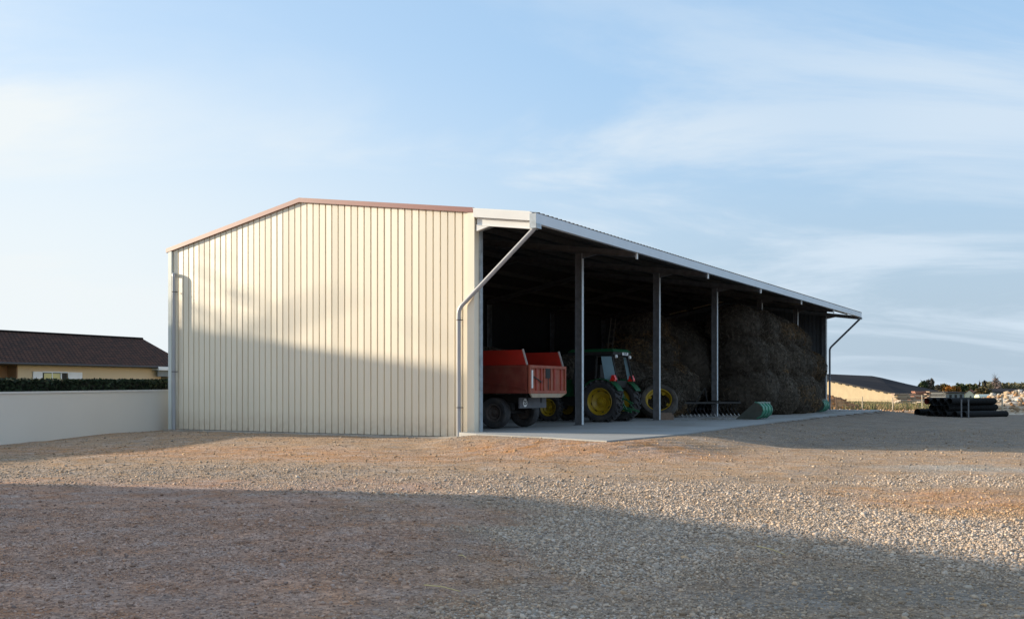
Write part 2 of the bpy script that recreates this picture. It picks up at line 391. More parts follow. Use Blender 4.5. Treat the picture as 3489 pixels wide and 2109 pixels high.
def ico_verts():
    t = (1+5**.5)/2
    v = np.array([(-1,t,0),(1,t,0),(-1,-t,0),(1,-t,0),(0,-1,t),(0,1,t),(0,-1,-t),(0,1,-t),(t,0,-1),(t,0,1),(-t,0,-1),(-t,0,1)], float)
    v /= np.linalg.norm(v[0])
    f = np.array([(0,11,5),(0,5,1),(0,1,7),(0,7,10),(0,10,11),(1,5,9),(5,11,4),(11,10,2),(10,7,6),(7,1,8),(3,9,4),(3,4,2),(3,2,6),(3,6,8),(3,8,9),(4,9,5),(2,4,11),(6,2,10),(8,6,7),(9,8,1)])
    return v, f
def oct_verts():
    v = np.array([(1,.2,.25),(.1,1,.2),(-1,.1,.3),(-.2,-1,.25),(.1,0,1),(0,0,-.8)], float)
    f = np.array([(0,1,4),(1,2,4),(2,3,4),(3,0,4),(1,0,5),(2,1,5),(3,2,5),(0,3,5)])
    return v, f
def scatter_mesh(x, y, z, size, c, tmpl, jit=.22, flat=(.55,.9)):
    tv, tf = tmpl; n = len(x); k = len(tv)
    V = np.repeat(tv[None], n, 0) * (1 + rng.normal(0, jit, (n, k, 1)))
    s = np.stack([.8+.5*rng.random(n), .8+.5*rng.random(n), flat[0]+(flat[1]-flat[0])*rng.random(n)], 1)
    V *= s[:,None,:]
    a = rng.random(n)*2*PI; ca, sa = np.cos(a), np.sin(a)
    tilt = rng.normal(0, .35, n); ct, st = np.cos(tilt), np.sin(tilt)
    vx = V[:,:,0]; vy = V[:,:,1]*ct[:,None] - V[:,:,2]*st[:,None]; vz = V[:,:,1]*st[:,None] + V[:,:,2]*ct[:,None]
    X = vx*ca[:,None] - vy*sa[:,None]; Y = vx*sa[:,None] + vy*ca[:,None]
    P = np.stack([X, Y, vz], 2) * size[:,None,None] + np.stack([x, y, z + size*.25], 1)[:,None,:]
    Fc = (tf[None] + (np.arange(n)*k)[:,None,None]).reshape(-1, 3)
    cc = np.repeat(c, k, 0)
    return P.reshape(-1, 3), Fc, cc
x1, y1, z1, s1, c1 = stones(150000, True); A = scatter_mesh(x1, y1, z1, s1, c1, ico_verts())
x2, y2, z2, s2, c2 = stones(260000, False); B = scatter_mesh(x2, y2, z2, s2, c2, oct_verts())
GV = np.concatenate([A[0], B[0]]); GF = np.concatenate([A[1], B[1] + len(A[0])]); GC = np.concatenate([A[2], B[2]])
M_stone = vcol_mat('crushed_stone', .9, var=.15, nscale=80)
kind(np_mesh('gravel', GV, GF, M_stone, cols=np.clip(GC, .02, .9)), 'stuff', 'loose crushed stone scattered over the dirt yard')

# ------------------------------------------------------------------ concrete slab
mb = MB(); pts = [W(o, a) for o, a in SLAB]; n = len(pts)
mb.add([(p.x, p.y, 0) for p in pts] + [(p.x, p.y, -.6) for p in pts], [tuple(range(n)), tuple(range(2*n-1, n-1, -1))] + [(i, n+i, n+(i+1)%n, (i+1)%n) for i in range(n)])
def slab_mat():
    m = mat('slab_concrete', (.31,.315,.315), .8, 0, .10, .8, .2, 50, dirt=(.20,.185,.165), dscale=.4, damt=.8); t = m.node_tree
    return m
kind(obj('slab', mb, slab_mat()), 'structure')

# ------------------------------------------------------------------ the open farm shed
shed = thing('farm_shed', 'long cream ribbed steel farm shed with a closed gable and one open side', 'shed', P0, RZ)
def profile(length, pitch=.266, depth=.05, groove=.052):
    pts = [(0, 0)]; x = .11; k = 0
    while x + pitch < length - .05:
        pts += [(x, 0), (x+.007, -depth), (x+groove-.007, -depth), (x+groove, 0)]
        x += pitch; k += 1
    pts.append((length, 0)); return pts
mb = MB(); rr = random.Random(3); prof = profile(WID, depth=.05); vs = []; fs = []
for i in range(len(prof)-1):
    (xa, da), (xb, db) = prof[i], prof[i+1]
    o0, o1 = -WID + xa, -WID + xb
    t = 0
    if da == 0 and db == 0: t = rr.choice([0, .003, -.004, .008, -.002, .006])
    n0 = len(vs)
    zz = []
    cut = [o0, o1] if not (o0 < -6.79 < o1) else [o0, -6.79, o1]
    for q in range(len(cut)-1):
        u0, u1 = cut[q], cut[q+1]
        f0 = (u0-o0)/(o1-o0); f1 = (u1-o0)/(o1-o0)
        ya = -(da + (db-da)*f0) + t*(f0-.5)*1.0 - .03; yb = -(da + (db-da)*f1) + t*(f1-.5)*1.0 - .03
        ya = -.03 - (da+(db-da)*f0) + 0 if 0 else ya
        n0 = len(vs)
        vs += [(u0, ya, -.15), (u1, yb, -.15), (u1, yb, roofz(u1)+.02), (u0, ya, roofz(u0)+.02)]; fs.append((n0, n0+1, n0+2, n0+3))
mb.v = vs; mb.f = fs
o = obj('gable_cladding', mb, M_clad, shed)
# inner liner gives the gable thickness; its dark tone stands in for interior shade
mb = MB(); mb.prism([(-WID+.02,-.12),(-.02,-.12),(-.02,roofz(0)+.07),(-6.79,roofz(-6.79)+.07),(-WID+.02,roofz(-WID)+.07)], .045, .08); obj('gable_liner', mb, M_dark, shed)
# rear side wall and far gable
mb = MB(); mb.box((-WID-.02, .0, -.15), (-WID+.04, LEN, roofz(-WID)+.082)); obj('rear_wall', mb, M_clad, shed)
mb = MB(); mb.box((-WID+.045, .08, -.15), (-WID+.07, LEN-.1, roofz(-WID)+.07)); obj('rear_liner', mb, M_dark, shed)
prof = profile(WID, .266, .04, .09); vs = []; fs = []
mb = MB()
for i in range(len(prof)-1):
    (xa, da), (xb, db) = prof[i], prof[i+1]; o0, o1 = -xb, -xa
    if o0 < -6.79 < o1: o0 = o0
    mb.add([(o0, LEN-.1-db, -.1), (o1, LEN-.1-da, -.1), (o1, LEN-.1-da, roofz(o1)-.04), (o0, LEN-.1-db, roofz(o0)-.04)], [(0,1,2,3)])
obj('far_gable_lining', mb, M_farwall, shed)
mb = MB(); mb.prism([(-WID+.045,-.15),(0,-.15),(0,roofz(0)+.075),(-6.79,roofz(-6.79)+.075),(-WID+.045,roofz(-WID)+.075)], LEN-.04, LEN+.02); obj('far_gable_wall', mb, M_clad, shed)
# plinth strips
mb = MB(); mb.box((-WID-.05, -.33, -.6), (-.4, .05, -.165)); obj('plinth', mb, M_plinth, shed)
# trims
def strip(mb, o0, o1, y0, y1, zb, zt, ends=None):
    mb.hexa([(o0,y0,roofz(o0)+zb),(o1,y0,roofz(o1)+zb),(o1,y1,roofz(o1)+zb),(o0,y1,roofz(o0)+zb)], [(o0,y0,roofz(o0)+zt),(o1,y0,roofz(o1)+zt),(o1,y1,roofz(o1)+zt),(o0,y1,roofz(o0)+zt)])
for (a0, a1) in ((-WID-.16, -6.79), (-6.79, .02)):
    mb = MB(); strip(mb, a0, a1, -.11, -.0, 0., .145); obj('verge_trim', mb, M_brown, shed)
mb = MB(); mb.box((-.19,-.085,-.19),(.03,-.02,roofz(0)+.0)); mb.box((.03,-.085,-.19),(.06,.16,roofz(0)-.1)); obj('corner_trim', mb, M_clad, shed)
mb = MB(); mb.box((-WID-.05,-.10,-.19),(-WID+.12,-.02,roofz(-WID)+.0)); obj('corner_trim', mb, mat('pale_corner_trim', (.66,.70,.66), .4, 0, .03, 1), shed)
mb = MB(); mb.box((-.02,-.0,-.3),(.085,.06,-.0)); mb.box((-.0,.162,-.3),(.11,.30,roofz(0)-.36)); obj('corner_post', mb, M_galvd, shed)
# verge of the canopy
mb = MB(); strip(mb, .045, 2.02, -.13, -.07, -.14, .10); strip(mb, .025, 1.96, -.12, -.0, .10, .125); obj('canopy_verge', mb, M_white, shed)
# roof (ribbed sheets)
def roof_part():
    mb = MB(); y = -.06; ylist = []
    while y < LEN + .12:
        ylist += [(y, 0), (y+.16, 0), (y+.185, .035), (y+.225, .035), (y+.25, 0)]; y += .266
    os_ = [-WID-.22, -6.79, 2.13]
    vs = []; 
    for (yy, h) in ylist:
        for oo in os_: vs.append((oo, yy, roofz(oo)+.10+h))
    nb = len(vs)
    for (yy, h) in ylist:
        for oo in os_: vs.append((oo, yy, roofz(oo)+.085+h))
    fs = []; n = len(ylist)
    for i in range(n-1):
        for j in range(2):
            a = i*3+j; fs.append((a, a+1, a+4, a+3)); b = nb+a; fs.append((b, b+3, b+4, b+1))
        fs.append((i*3+2, nb+i*3+2, nb+(i+1)*3+2, (i+1)*3+2)); fs.append((i*3, (i+1)*3, nb+(i+1)*3, nb+i*3))
    for i in (0, n-1):
        for j in range(2): fs.append((i*3+j, nb+i*3+j, nb+i*3+j+1, i*3+j+1))
    mb.v = vs; mb.f = fs; return mb
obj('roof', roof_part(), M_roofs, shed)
mb = MB()
for i in range(0, 1): pass
# gutter
zt, zb_ = roofz(2.11)+.075, roofz(2.11)-.21
mb = MB(); mb.box((2.03, -.13, zb_), (2.17, LEN+.05, zb_+.012)); mb.box((2.155, -.13, zb_+.012), (2.17, LEN+.05, zt)); mb.box((2.03, -.118, zb_+.012), (2.045, LEN+.05, zt-.03)); mb.box((2.045,-.13,zb_+.012),(2.155,-.118,zt)); mb.box((2.045,LEN+.038,zb_+.012),(2.155,LEN+.05,zt))
gut = obj('gutter', mb, M_gut, shed)
mb = MB(); mb.box((1.965,-.145,zb_-.13),(2.175,-.133,zt-.0)); mb.box((2.0,-.132,zb_-.14),(2.20,.12,zb_-.003)); obj('gutter_outlet_box', mb, M_galv, shed)
mb = MB(); mb.box((2.0,LEN-.15,zb_-.14),(2.20,LEN+.1,zb_-.003)); obj('gutter_outlet_box', mb, M_galvd, shed)
for i in range(1, 6):
    mb = MB(); mb.box((2.06, i*BAY-.045, zb_-.21), (2.11, i*BAY+.045, zb_-.003)); obj('gutter_bracket', mb, M_white, shed)
# columns, rafters, purlins
def ibeam_col(x, y, z0, z1, dep=.25, fl=.14, t=.012):
    mb = MB(); mb.box((x-dep/2, y-t/2, z0), (x+dep/2, y+t/2, z1)); mb.box((x-dep/2-t, y-fl/2, z0), (x-dep/2, y+fl/2, z1))
    mb.box((x-dep/2-.05, y-fl/2-.04, z0), (x+dep/2+.05, y+fl/2+.04, z0+.015)); return mb
cx = -.13
M_flange = mat('skylight_toned_flange', (.60,.65,.69), .45, .3, .12, 6)  # lighter copy of the column steel, skylight on the outer face painted in
M_web = mat('shade_toned_steel', (.15,.155,.165), .6, .3, .25, 5.)  # darker copy of the column steel, interior shade painted in
for i in range(1, 7):
    ya = i*BAY if i < 6 else LEN-.25
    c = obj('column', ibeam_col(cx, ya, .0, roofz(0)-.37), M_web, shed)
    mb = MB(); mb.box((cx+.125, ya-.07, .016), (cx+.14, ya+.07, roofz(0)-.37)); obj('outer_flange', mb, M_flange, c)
    mb = MB(); mb.box((cx+.055, ya-.012, 2.1), (cx+.075, ya+.012, 2.14)); mb.box((cx-.14, ya-.071, 1.85), (cx+.14, ya-.0705, 1.87))
for i in range(0, 7):
    obj('rear_column', ibeam_col(-WID+.3, min(max(i*BAY,.3),LEN-.3), .0, roofz(-WID)-.37), M_galvd, shed)
def rafter(y, segs=((-WID+.1, -6.79), (-6.79, 2.02))):
    mb = MB()
    for a, b in segs:
        strip(mb, a, b, y-.006, y+.006, -.36, -.16); strip(mb, a, b, y-.06, y+.06, -.37, -.36); strip(mb, a, b, y-.06, y+.06, -.16, -.15)
    # haunch
    hx = .12 if y < 0 else -.02
    mb.add([(hx,y-.05,roofz(0)-.372),(hx,y+.05,roofz(0)-.372),(.55,y+.05,roofz(.55)-.372),(.55,y-.05,roofz(.55)-.372),(hx,y-.05,roofz(0)-.56),(hx,y+.05,roofz(0)-.56)], [(0,1,2,3),(4,5,1,0),(4,3,2,5),(0,3,4),(1,5,2)])
    strip(mb, 1.99, 2.028, y-.05, y+.05, -.36, -.16)
    pass
    return mb
obj('rafter', rafter(.16, ((-WID+.1,-6.79),(-6.79,-.1))), M_galvd, shed)
obj('rafter', rafter(-.015, ((.115, 2.02),)), M_white, shed, label='rafter end at the canopy verge, coloured white for the sun on it')  # sunlight on the galvanised end is put into its white colour
for i in range(1, 6): obj('rafter', rafter(i*BAY), M_web, shed)  # inner rafters use the darkened steel for the shade under the roof
obj('rafter', rafter(LEN-.16), M_galvd, shed)
M_purl = mat('purlin_steel', (.07,.068,.065), .6, .3, .2, 3)  # purlin colour darkened to carry the shade below the roof
for k in range(9):
    oo = 1.3 - 1.75*k
    if oo < -WID+.3: break
    mb = MB(); strip(mb, oo-.03, oo+.03, .09, LEN-.12, -.14, .06); obj('purlin', mb, M_purl, shed)
# downspouts
def downspout(pts, r, parent, clips=(), elbows=True, m=M_pvc):
    mb = MB(); mb.tube(pts, r, 14); o = obj('downspout', mb, m, shed, smooth=True)
    for p in clips:
        c = MB(); c.lathe_y([(r+.012,-.012),(r+.012,.012)], (0,0,0), 16); c.xf(Matrix.Translation(p) @ Matrix.Rotation(PI/2,4,'X')); c.box((p[0]-.02,p[1]+.0,p[2]-.012),(p[0]+.10,p[1]+.09,p[2]+.012)); obj('pipe_clip', c, M_clip, o)
    for p in ():
        pass
    return o
def bend(p0, p1, p2, k=.16, n=5):
    p0, p1, p2 = Vector(p0), Vector(p1), Vector(p2); a = p1 + (p0-p1).normalized()*k; b = p1 + (p2-p1).normalized()*k
    return [tuple(a.lerp(p1, t).lerp(p1.lerp(b, t), t)) for t in [i/n for i in range(n+1)]]
yd = -.165
pA, pB, pC = (2.08, yd+.12, roofz(2.1)-.33), (-.42, yd-.02, 3.63), (-.42, yd-.02, -.13)
pA0 = (2.08, yd+.12, roofz(2.1)-.24)
downspout([pA0] + bend(pA0, pA, pB, .05) + bend(pA, pB, pC, .17) + [pC], .064, shed, [(-.42, yd-.02, 3.3), (-.42, yd-.02, .72)])
for zc in (3.38, ): 
    mb = MB(); mb.tube([(-.42,yd-.02,zc-.1),(-.42,yd-.02,zc)], .07, 14); obj('pipe_socket', mb, M_pvc, shed, smooth=True)
mb = MB(); mb.box((-.95,-.48,-.34),(-.02,-.09,-.145)); mb.box((-.62,-.42,-.145),(-.22,-.14,-.125)); obj('drain_pad', mb, M_plinth, shed)
l0, l1, l2 = (-WID-.02, .10, 5.30), (-WID+.33, -.17, 5.42), (-WID+.33, -.17, -.16)
downspout([l0] + bend(l0, l1, l2, .14) + [l2], .064, shed, [(-WID+.33,-.17,4.75),(-WID+.33,-.17,1.9)])
f0, f1, f2, f3 = (2.08, LEN-.02, roofz(2.1)-.26), (2.06, LEN-.02, roofz(2.1)-.33), (.16, LEN+.04, 4.0), (.16, LEN+.04, 0)
downspout([f0] + bend(f0, f1, f2, .05) + bend(f1, f2, f3, .17) + [f3], .064, shed, [(.16, LEN+.04, 2.2)], m=mat('dark_pvc', (.12,.14,.17), .4))

# ------------------------------------------------------------------ wheels
def wheel(parent, c, R, w, rimR, tyre_m, rim_m, outer=-1, lugs=0, lugh=.04, dish=.12, rname='rim', wname='wheel', slots=True):
    """axis along local y; outer = side on which the rim dish shows"""
    wm = MB(); h = w/2
    prof = [(rimR, -h*.62), (rimR+.03, -h*.80), (R*.80, -h*1.0), (R*.93, -h*.96), (R-.01, -h*.72), (R, -h*.35), (R, h*.35), (R-.01, h*.72), (R*.93, h*.96), (R*.80, h*1.0), (rimR+.03, h*.80), (rimR, h*.62)]
    wm.lathe_y(prof, c, 40)
    if lugs:
        for k in range(lugs):
            for sgn in (-1, 1):
                t0 = 2*PI*(k + (.5 if sgn > 0 else 0))/lugs; pts = []
                for q, (yy, dt) in enumerate(((.02, .0), (.45, .10), (.97, .20))):
                    t = t0 + dt; rr_ = R - .01 + lugh*(1 if q < 2 else .75) - (0 if q < 2 else .02)
                    pts.append(Vector((c[0]+rr_*math.cos(t), c[1]+sgn*yy*h, c[2]+rr_*math.sin(t))))
                for q in range(2):
                    rad = Vector((pts[q].x-c[0], 0, pts[q].z-c[2])).normalized()
                    wm.beam(pts[q], pts[q+1], .045, lugh*2, up=rad)
    o = obj(wname, wm, tyre_m, parent, smooth=True)
    rm = MB(); s = outer
    rp = [(rimR+.035, s*h*.80), (rimR+.015, s*h*.84), (rimR-.02, s*h*.72), (rimR-.035, s*h*.55), (rimR*.88, s*(h*.55-dish*.4)), (rimR*.80, s*(h*.55-dish*.5)), (rimR*.74, s*(h*.55-dish*.25)), (rimR*.40, s*(h*.55-dish*.9)), (rimR*.36, s*(h*.55-dish*.5)), (rimR*.2, s*(h*.55-dish*.5)), (rimR*.18, s*(h*.55-dish*.15)), (.001, s*(h*.55-dish*.1))]
    rm.lathe_y(rp, c, 40); rm.lathe_y([(rimR, -h*.62),(rimR-.02, -h*.3),(rimR-.02, h*.3),(rimR, h*.62)], c, 40)
    rm.lathe_y([(rimR-.02, -s*h*.25), (.001, -s*h*.25)], c, 40)
    for k in range(8):
        t = 2*PI*k/8; bx_, bz_ = c[0]+rimR*.29*math.cos(t), c[2]+rimR*.29*math.sin(t); yy = c[1]+s*(h*.55-dish*.5)
        rm.lathe_y([(.001, s*.03), (.018, s*.03), (.018, 0)], (bx_, yy, bz_), 6)
    n_rim = len(rm.f)
    if slots:
        for k in range(8):
            t = 2*PI*(k+.3)/8
            a, b = Vector((math.cos(t-.13),0,math.sin(t-.13))), Vector((math.cos(t+.13),0,math.sin(t+.13)))
            yy = s*(h*.55-dish*.40+.012); ra, rb = rimR*.80, rimR*.86
            cc = Vector(c) + Vector((0, yy, 0)); rm.add([cc+a*ra, cc+b*ra, cc+b*rb, cc+a*rb], [(0,1,2,3)])
    r = obj(rname, rm, rim_m, o, smooth=True); r.data.materials.append(M_chas)
    for f in r.data.polygons[n_rim:]: f.material_index = 1
    return o
def text_mesh(txt, size, M, m, parent, name='lettering'):
    cu = bpy.data.curves.new(name, 'FONT'); cu.body = txt; cu.size = size; cu.align_x = 'CENTER'; cu.align_y = 'CENTER'; cu.extrude = .002; cu.offset = .004
    tmp = bpy.data.objects.new('tmp', cu); me = bpy.data.meshes.new_from_object(tmp); me.transform(M); me.materials.clear(); me.materials.append(m)
    bpy.data.objects.remove(tmp); bpy.data.curves.remove(cu)
    o = bpy.data.objects.new(name, me); C.objects.link(o); o.parent = parent; return o

# ------------------------------------------------------------------ tipping trailer, tail out
tr = thing('tipping_trailer', 'faded red tipping trailer with raised side boards and its ribbed tailgate facing out', 'trailer', W(.50, 2.36), RZ)
TW = 2.42
mb = MB(); mb.box((-5.2,0,1.13),(-.05,TW,1.19)); mb.box((-5.2,.02,1.19),(-5.14,TW-.02,2.0)); body = obj('body_floor', mb, M_red2, tr)
for yy in (0, TW-.05):
    mb = MB(); mb.box((-5.2,yy,1.19),(-.06,yy+.05,2.0)); mb.box((-5.2,yy-.02,1.93),(-.04,yy+.07,2.02))
    s = -1 if yy == 0 else 1; yo = yy-.03 if yy == 0 else yy+.05
    mb.beam((-.1,yo+.012,1.30),(-3.4,yo+.012,1.68),.03,.06); mb.box((-.22,yo-.01,1.2),(-.10,yo+.04,2.0)); mb.box((-5.2,yo-.01,1.15),(-.05,yo+.03,1.25))
    obj('side_panel', mb, M_red2, tr)
    mb = MB(); y0 = yy+.005
    mb.prism([(-5.2,2.03),(-.10,2.03),(-.26,2.50),(-5.2,2.50)], y0, y0+.035); sb = obj('extension_board', mb, M_red, tr, label='bright red board above the trailer side')
    mb = MB(); mb.beam((-.075,y0+.017,2.03),(-.235,y0+.017,2.52),.03,.05); obj('board_end_strip', mb, mat('grey_strip', (.40,.36,.34), .5), sb)
tg = MB(); tg.box((-.045,.04,1.19),(-.015,TW-.04,1.98)); tgo = obj('tailgate', tg, M_salmon, tr)
fr = MB(); fr.box((-.015,.0,1.93),(.04,TW,2.02)); fr.box((-.015,0,1.13),(.05,TW,1.22)); fr.box((-.015,.0,1.22),(.035,.07,1.93)); fr.box((-.015,TW-.07,1.22),(.035,TW,1.93)); obj('tailgate_frame', fr, M_salmon, tgo)
for yy, m in ((.47,M_ribred),(.78,M_ribred),(.98,M_salmon),(1.42,M_salmon),(1.66,M_ribred),(2.12,M_ribred)):
    r_m = MB(); r_m.box((-.014,yy-.035,1.22),(.025,yy+.035,1.93)); obj('tailgate_rib', r_m, m, tgo)
mb = MB(); mb.box((.036,.10,1.30),(.045,.19,1.86)); obj('reflector_strip', mb, M_whitep, tgo)
mb = MB(); mb.box((-.012,1.06,1.62),(.018,1.36,1.96)); mb.box((.019,1.20,1.24),(.032,1.23,1.62)); obj('hatch', mb, M_chas, tgo)
mb = MB(); mb.lathe_y([(.001,0),(.07,0),(.07,.03)], (0,0,0), 16); mb.xf(Matrix.Translation((.02,.80,1.50)) @ Matrix.Rotation(PI/2,4,'Z')); mb.beam((.03,.25,1.66),(.03,.75,1.50),.02,.03); obj('latch', mb, M_chas, tgo)
mb = MB(); mb.add([(0,.02,1.125),(.05,.02,1.125),(.05,TW-.02,1.125),(0,TW-.02,1.125),(-.05,.25,1.0),(.0,.25,1.0),(.0,TW-.3,1.0),(-.05,TW-.3,1.0)], [(0,1,2,3),(4,7,6,5),(0,4,5,1),(1,5,6,2),(2,6,7,3),(3,7,4,0)]); obj('tail_sill', mb, M_cream, tr)
mb = MB(); mb.box((-.55,.30,.66),(-.50,2.02,1.0)); bo = obj('bumper_board', mb, M_board, tr)
mb = MB(); mb.lathe_y([(.001,0),(.125,0),(.125,.012)], (0,0,0), 24); mb.xf(Matrix.Translation((-.499,.62,.83)) @ Matrix.Rotation(PI/2,4,'Z') @ Matrix.Scale(-1,4,(0,1,0))); 
mb = MB(); vs = [(-.492, .62+.13*math.cos(t*PI/12), .83+.13*math.sin(t*PI/12)) for t in range(24)]; mb.add(vs, [tuple(range(24))]); mb.add([(-.4995, v[1], v[2]) for v in vs], [tuple(range(24))[::-1]]); dsc = obj('speed_disc', mb, M_whitep, bo)
text_mesh('25', .19, Matrix.Translation((-.488,.62,.83)) @ Matrix(((0,0,1,0),(1,0,0,0),(0,1,0,0),(0,0,0,1))), M_black, dsc)
for yy in (.7, 1.6):
    mb = MB(); mb.box((-5.6,yy,.82),(-.5,yy+.12,1.1)); obj('chassis_rail', mb, M_chas, tr)
mb = MB(); mb.tube([(-1.4,.3,.52),(-1.4,2.1,.52)], .06, 10); mb.box((-1.9,.5,.60),(-.9,.66,.82)); mb.box((-1.9,1.76,.60),(-.9,1.92,.82)); obj('axle', mb, M_chas, tr)
for yy, s in ((.28,-1),(2.14,1)): wheel(tr, (-1.4,yy,.505), .5, .36, .26, M_rubber, M_hub, s, 0, slots=False, dish=.08)
for yy, s in ((.28,-1),(2.14,1)): wheel(tr, (-4.4,yy,.505), .5, .36, .26, M_rubber, M_hub, s, 0, slots=False, dish=.08)

# ------------------------------------------------------------------ tractor, rear out
tc_ = thing('farm_tractor', 'green farm tractor with yellow rims parked rear end out under the roof', 'tractor', W(-1.0, 11.5), RZ)
wheel(tc_, (0,-.86,.80), .80, .50, .50, M_rubber, M_yel, -1, 20, .04, .16, wname='rear_wheel')
wheel(tc_, (0,.86,.80), .80, .50, .50, M_rubber, M_yel, 1, 20, .04, .16, wname='rear_wheel')
wheel(tc_, (-2.35,-.80,.55), .55, .36, .32, M_rubber, M_yel, -1, 16, .03, .10, wname='front_wheel')
wheel(tc_, (-2.35,.80,.55), .55, .36, .32, M_rubber, M_yel, 1, 16, .03, .10, wname='front_wheel')
mb = MB(); mb.prism([(-1.2,1.0),(-3.4,.95),(-3.5,1.2),(-3.3,1.5),(-1.2,1.72)], -.38, .38); obj('bonnet', mb, M_green, tc_)
mb = MB(); mb.prism([(.25,.6),(-3.3,.62),(-3.3,.95),(.25,1.1)], -.22, .22); mb.tube([(0,-.6,.8),(0,.6,.8)], .14, 12); mb.tube([(-2.35,-.6,.55),(-2.35,.6,.55)], .09, 10); mb.box((.1,-.26,.7),(.42,.26,1.25)); obj('transmission_housing', mb, M_chas, tc_)
cab = MB(); cab.prism([(-1.35,1.05),(.38,1.35),(.42,1.62),(-1.35,1.62)], -.62, .62); cabo = obj('cab_base', cab, M_chas, tc_)
for sy in (-1, 1):
    y = sy*.74
    for (xa, za, xb, zb2) in ((-1.32,1.5,-1.15,2.62),(-.35,1.55,-.28,2.62),(.60,1.58,.36,2.60)):
        mb = MB(); mb.beam((xa,y,za),(xb,y*.96,zb2),.06,.07); obj('cab_pillar', mb, M_chas, cabo)
    mb = MB(); q0 = .10 if sy < 0 else .38; q1 = q0-.18; mb.add([(q0,y+sy*.035,1.62),(.58,y+sy*.035,1.62),(.36,y*.96+sy*.035,2.56),(q1,y*.96+sy*.035,2.56),(q0,y+sy*.015,1.62),(.58,y+sy*.015,1.62),(.36,y*.96+sy*.015,2.56),(q1,y*.96+sy*.015,2.56)], [(0,1,2,3),(7,6,5,4),(0,4,5,1),(1,5,6,2),(2,6,7,3),(3,7,4,0)]); obj('quarter_glass', mb, M_qglass, cabo)
    mb = MB(); mb.add([(-1.25,y,1.62),(-.38,y,1.62),(-.31,y*.96,2.6),(-1.13,y*.96,2.6)], [(0,1,2,3)]); obj('side_window', mb, M_glass, cabo)
    # fender
    fm = MB(); arc = []
    for k in range(9):
        t = math.radians(28 + k*14.5); arc.append((.93*math.cos(t), .80+.90*math.sin(t)))
    w0, w1 = (sy*.60, sy*1.06)
    vs = [(x, w0, z) for x, z in arc] + [(x, w1, z) for x, z in arc] + [(x*.96, w0, .8+(z-.8)*.96) for x, z in arc] + [(x*.96, w1, .8+(z-.8)*.96) for x, z in arc]
    fs = []
    for k in range(8): fs += [(k,k+1,10+k,9+k),(18+k,27+k,28+k,19+k),(9+k,10+k,28+k,27+k),(k,18+k,19+k,k+1)]
    fs += [(0,9,27,18),(8,26,35,17)]
    fm.add(vs, fs); fd = obj('fender', fm, M_green, tc_, smooth=True)
    mb = MB(); mb.box((.40,sy*.83-.13,1.60),(.60,sy*.83+.13,1.66)); mb.hexa([(.42,sy*.83-.10,1.66),(.62,sy*.83-.10,1.66),(.62,sy*.83+.10,1.66),(.42,sy*.83+.10,1.66)],[(.44,sy*.83-.08,1.83),(.55,sy*.83-.08,1.83),(.55,sy*.83+.08,1.83),(.44,sy*.83+.08,1.83)]); obj('tail_light', mb, M_tail, fd)
mb = MB(); mb.hexa([(-1.5,-.82,2.62),(.46,-.82,2.62),(.46,.82,2.62),(-1.5,.82,2.62)],[(-1.5,-.82,2.74),(.48,-.82,2.74),(.48,.82,2.74),(-1.5,.82,2.74)]); obj('roof_liner', mb, M_chas, cabo)
mb = MB(); mb.hexa([(-1.52,-.84,2.742),(.50,-.84,2.742),(.50,.84,2.742),(-1.52,.84,2.742)],[(-1.4,-.70,2.86),(.38,-.70,2.86),(.38,.70,2.86),(-1.4,.70,2.86)]); obj('cab_roof', mb, M_green, cabo)
mb = MB(); mb.add([(.50,-.68,1.62),(.50,.68,1.62),(.36,.66,2.58),(.36,-.66,2.58)], [(0,1,2,3)]); 
mb = MB(); mb.box((.485,-.02,2.62),(.505,.52,2.735)); pl = obj('number_plate', mb, M_whitep, cabo)
text_mesh('FZ 476', .115, Matrix.Translation((.508,.25,2.678)) @ Matrix(((0,0,1,0),(1,0,0,0),(0,1,0,0),(0,0,0,1))), M_black, pl)
for sy in (-.6, .68):
    mb = MB(); mb.lathe_y([(.001,0),(.06,0),(.07,-.06)], (0,0,0), 14); mb.xf(Matrix.Translation((.54,sy,2.56)) @ Matrix.Rotation(-PI/2,4,'Z')); obj('work_lamp', mb, M_whitep, cabo)
for sy in (-.38, .38):
    mb = MB(); mb.beam((.3,sy*.6,.62),(1.05,sy,.40),.05,.08); mb.beam((.35,sy*.6,1.15),(.85,sy*.95,.48),.035,.035); obj('lift_arm', mb, M_green, tc_)
mb = MB(); mb.beam((.35,0,1.0),(.95,0,.72),.05,.05); mb.box((.42,-.03,.45),(.55,.03,1.1)); obj('top_link', mb, M_green, tc_)
mb = MB(); mb.tube([(.42,-.1,.62),(.52,-.1,.62)], .05, 10); mb.box((.44,-.06,.35),(.75,.06,.42)); obj('drawbar', mb, M_chas, tc_)
mb = MB(); mb.box((-1.1,-.25,1.62),(-.4,.25,1.75)); mb.box((-.5,-.25,1.75),(-.36,.25,2.25)); obj('seat', mb, M_chas, cabo)

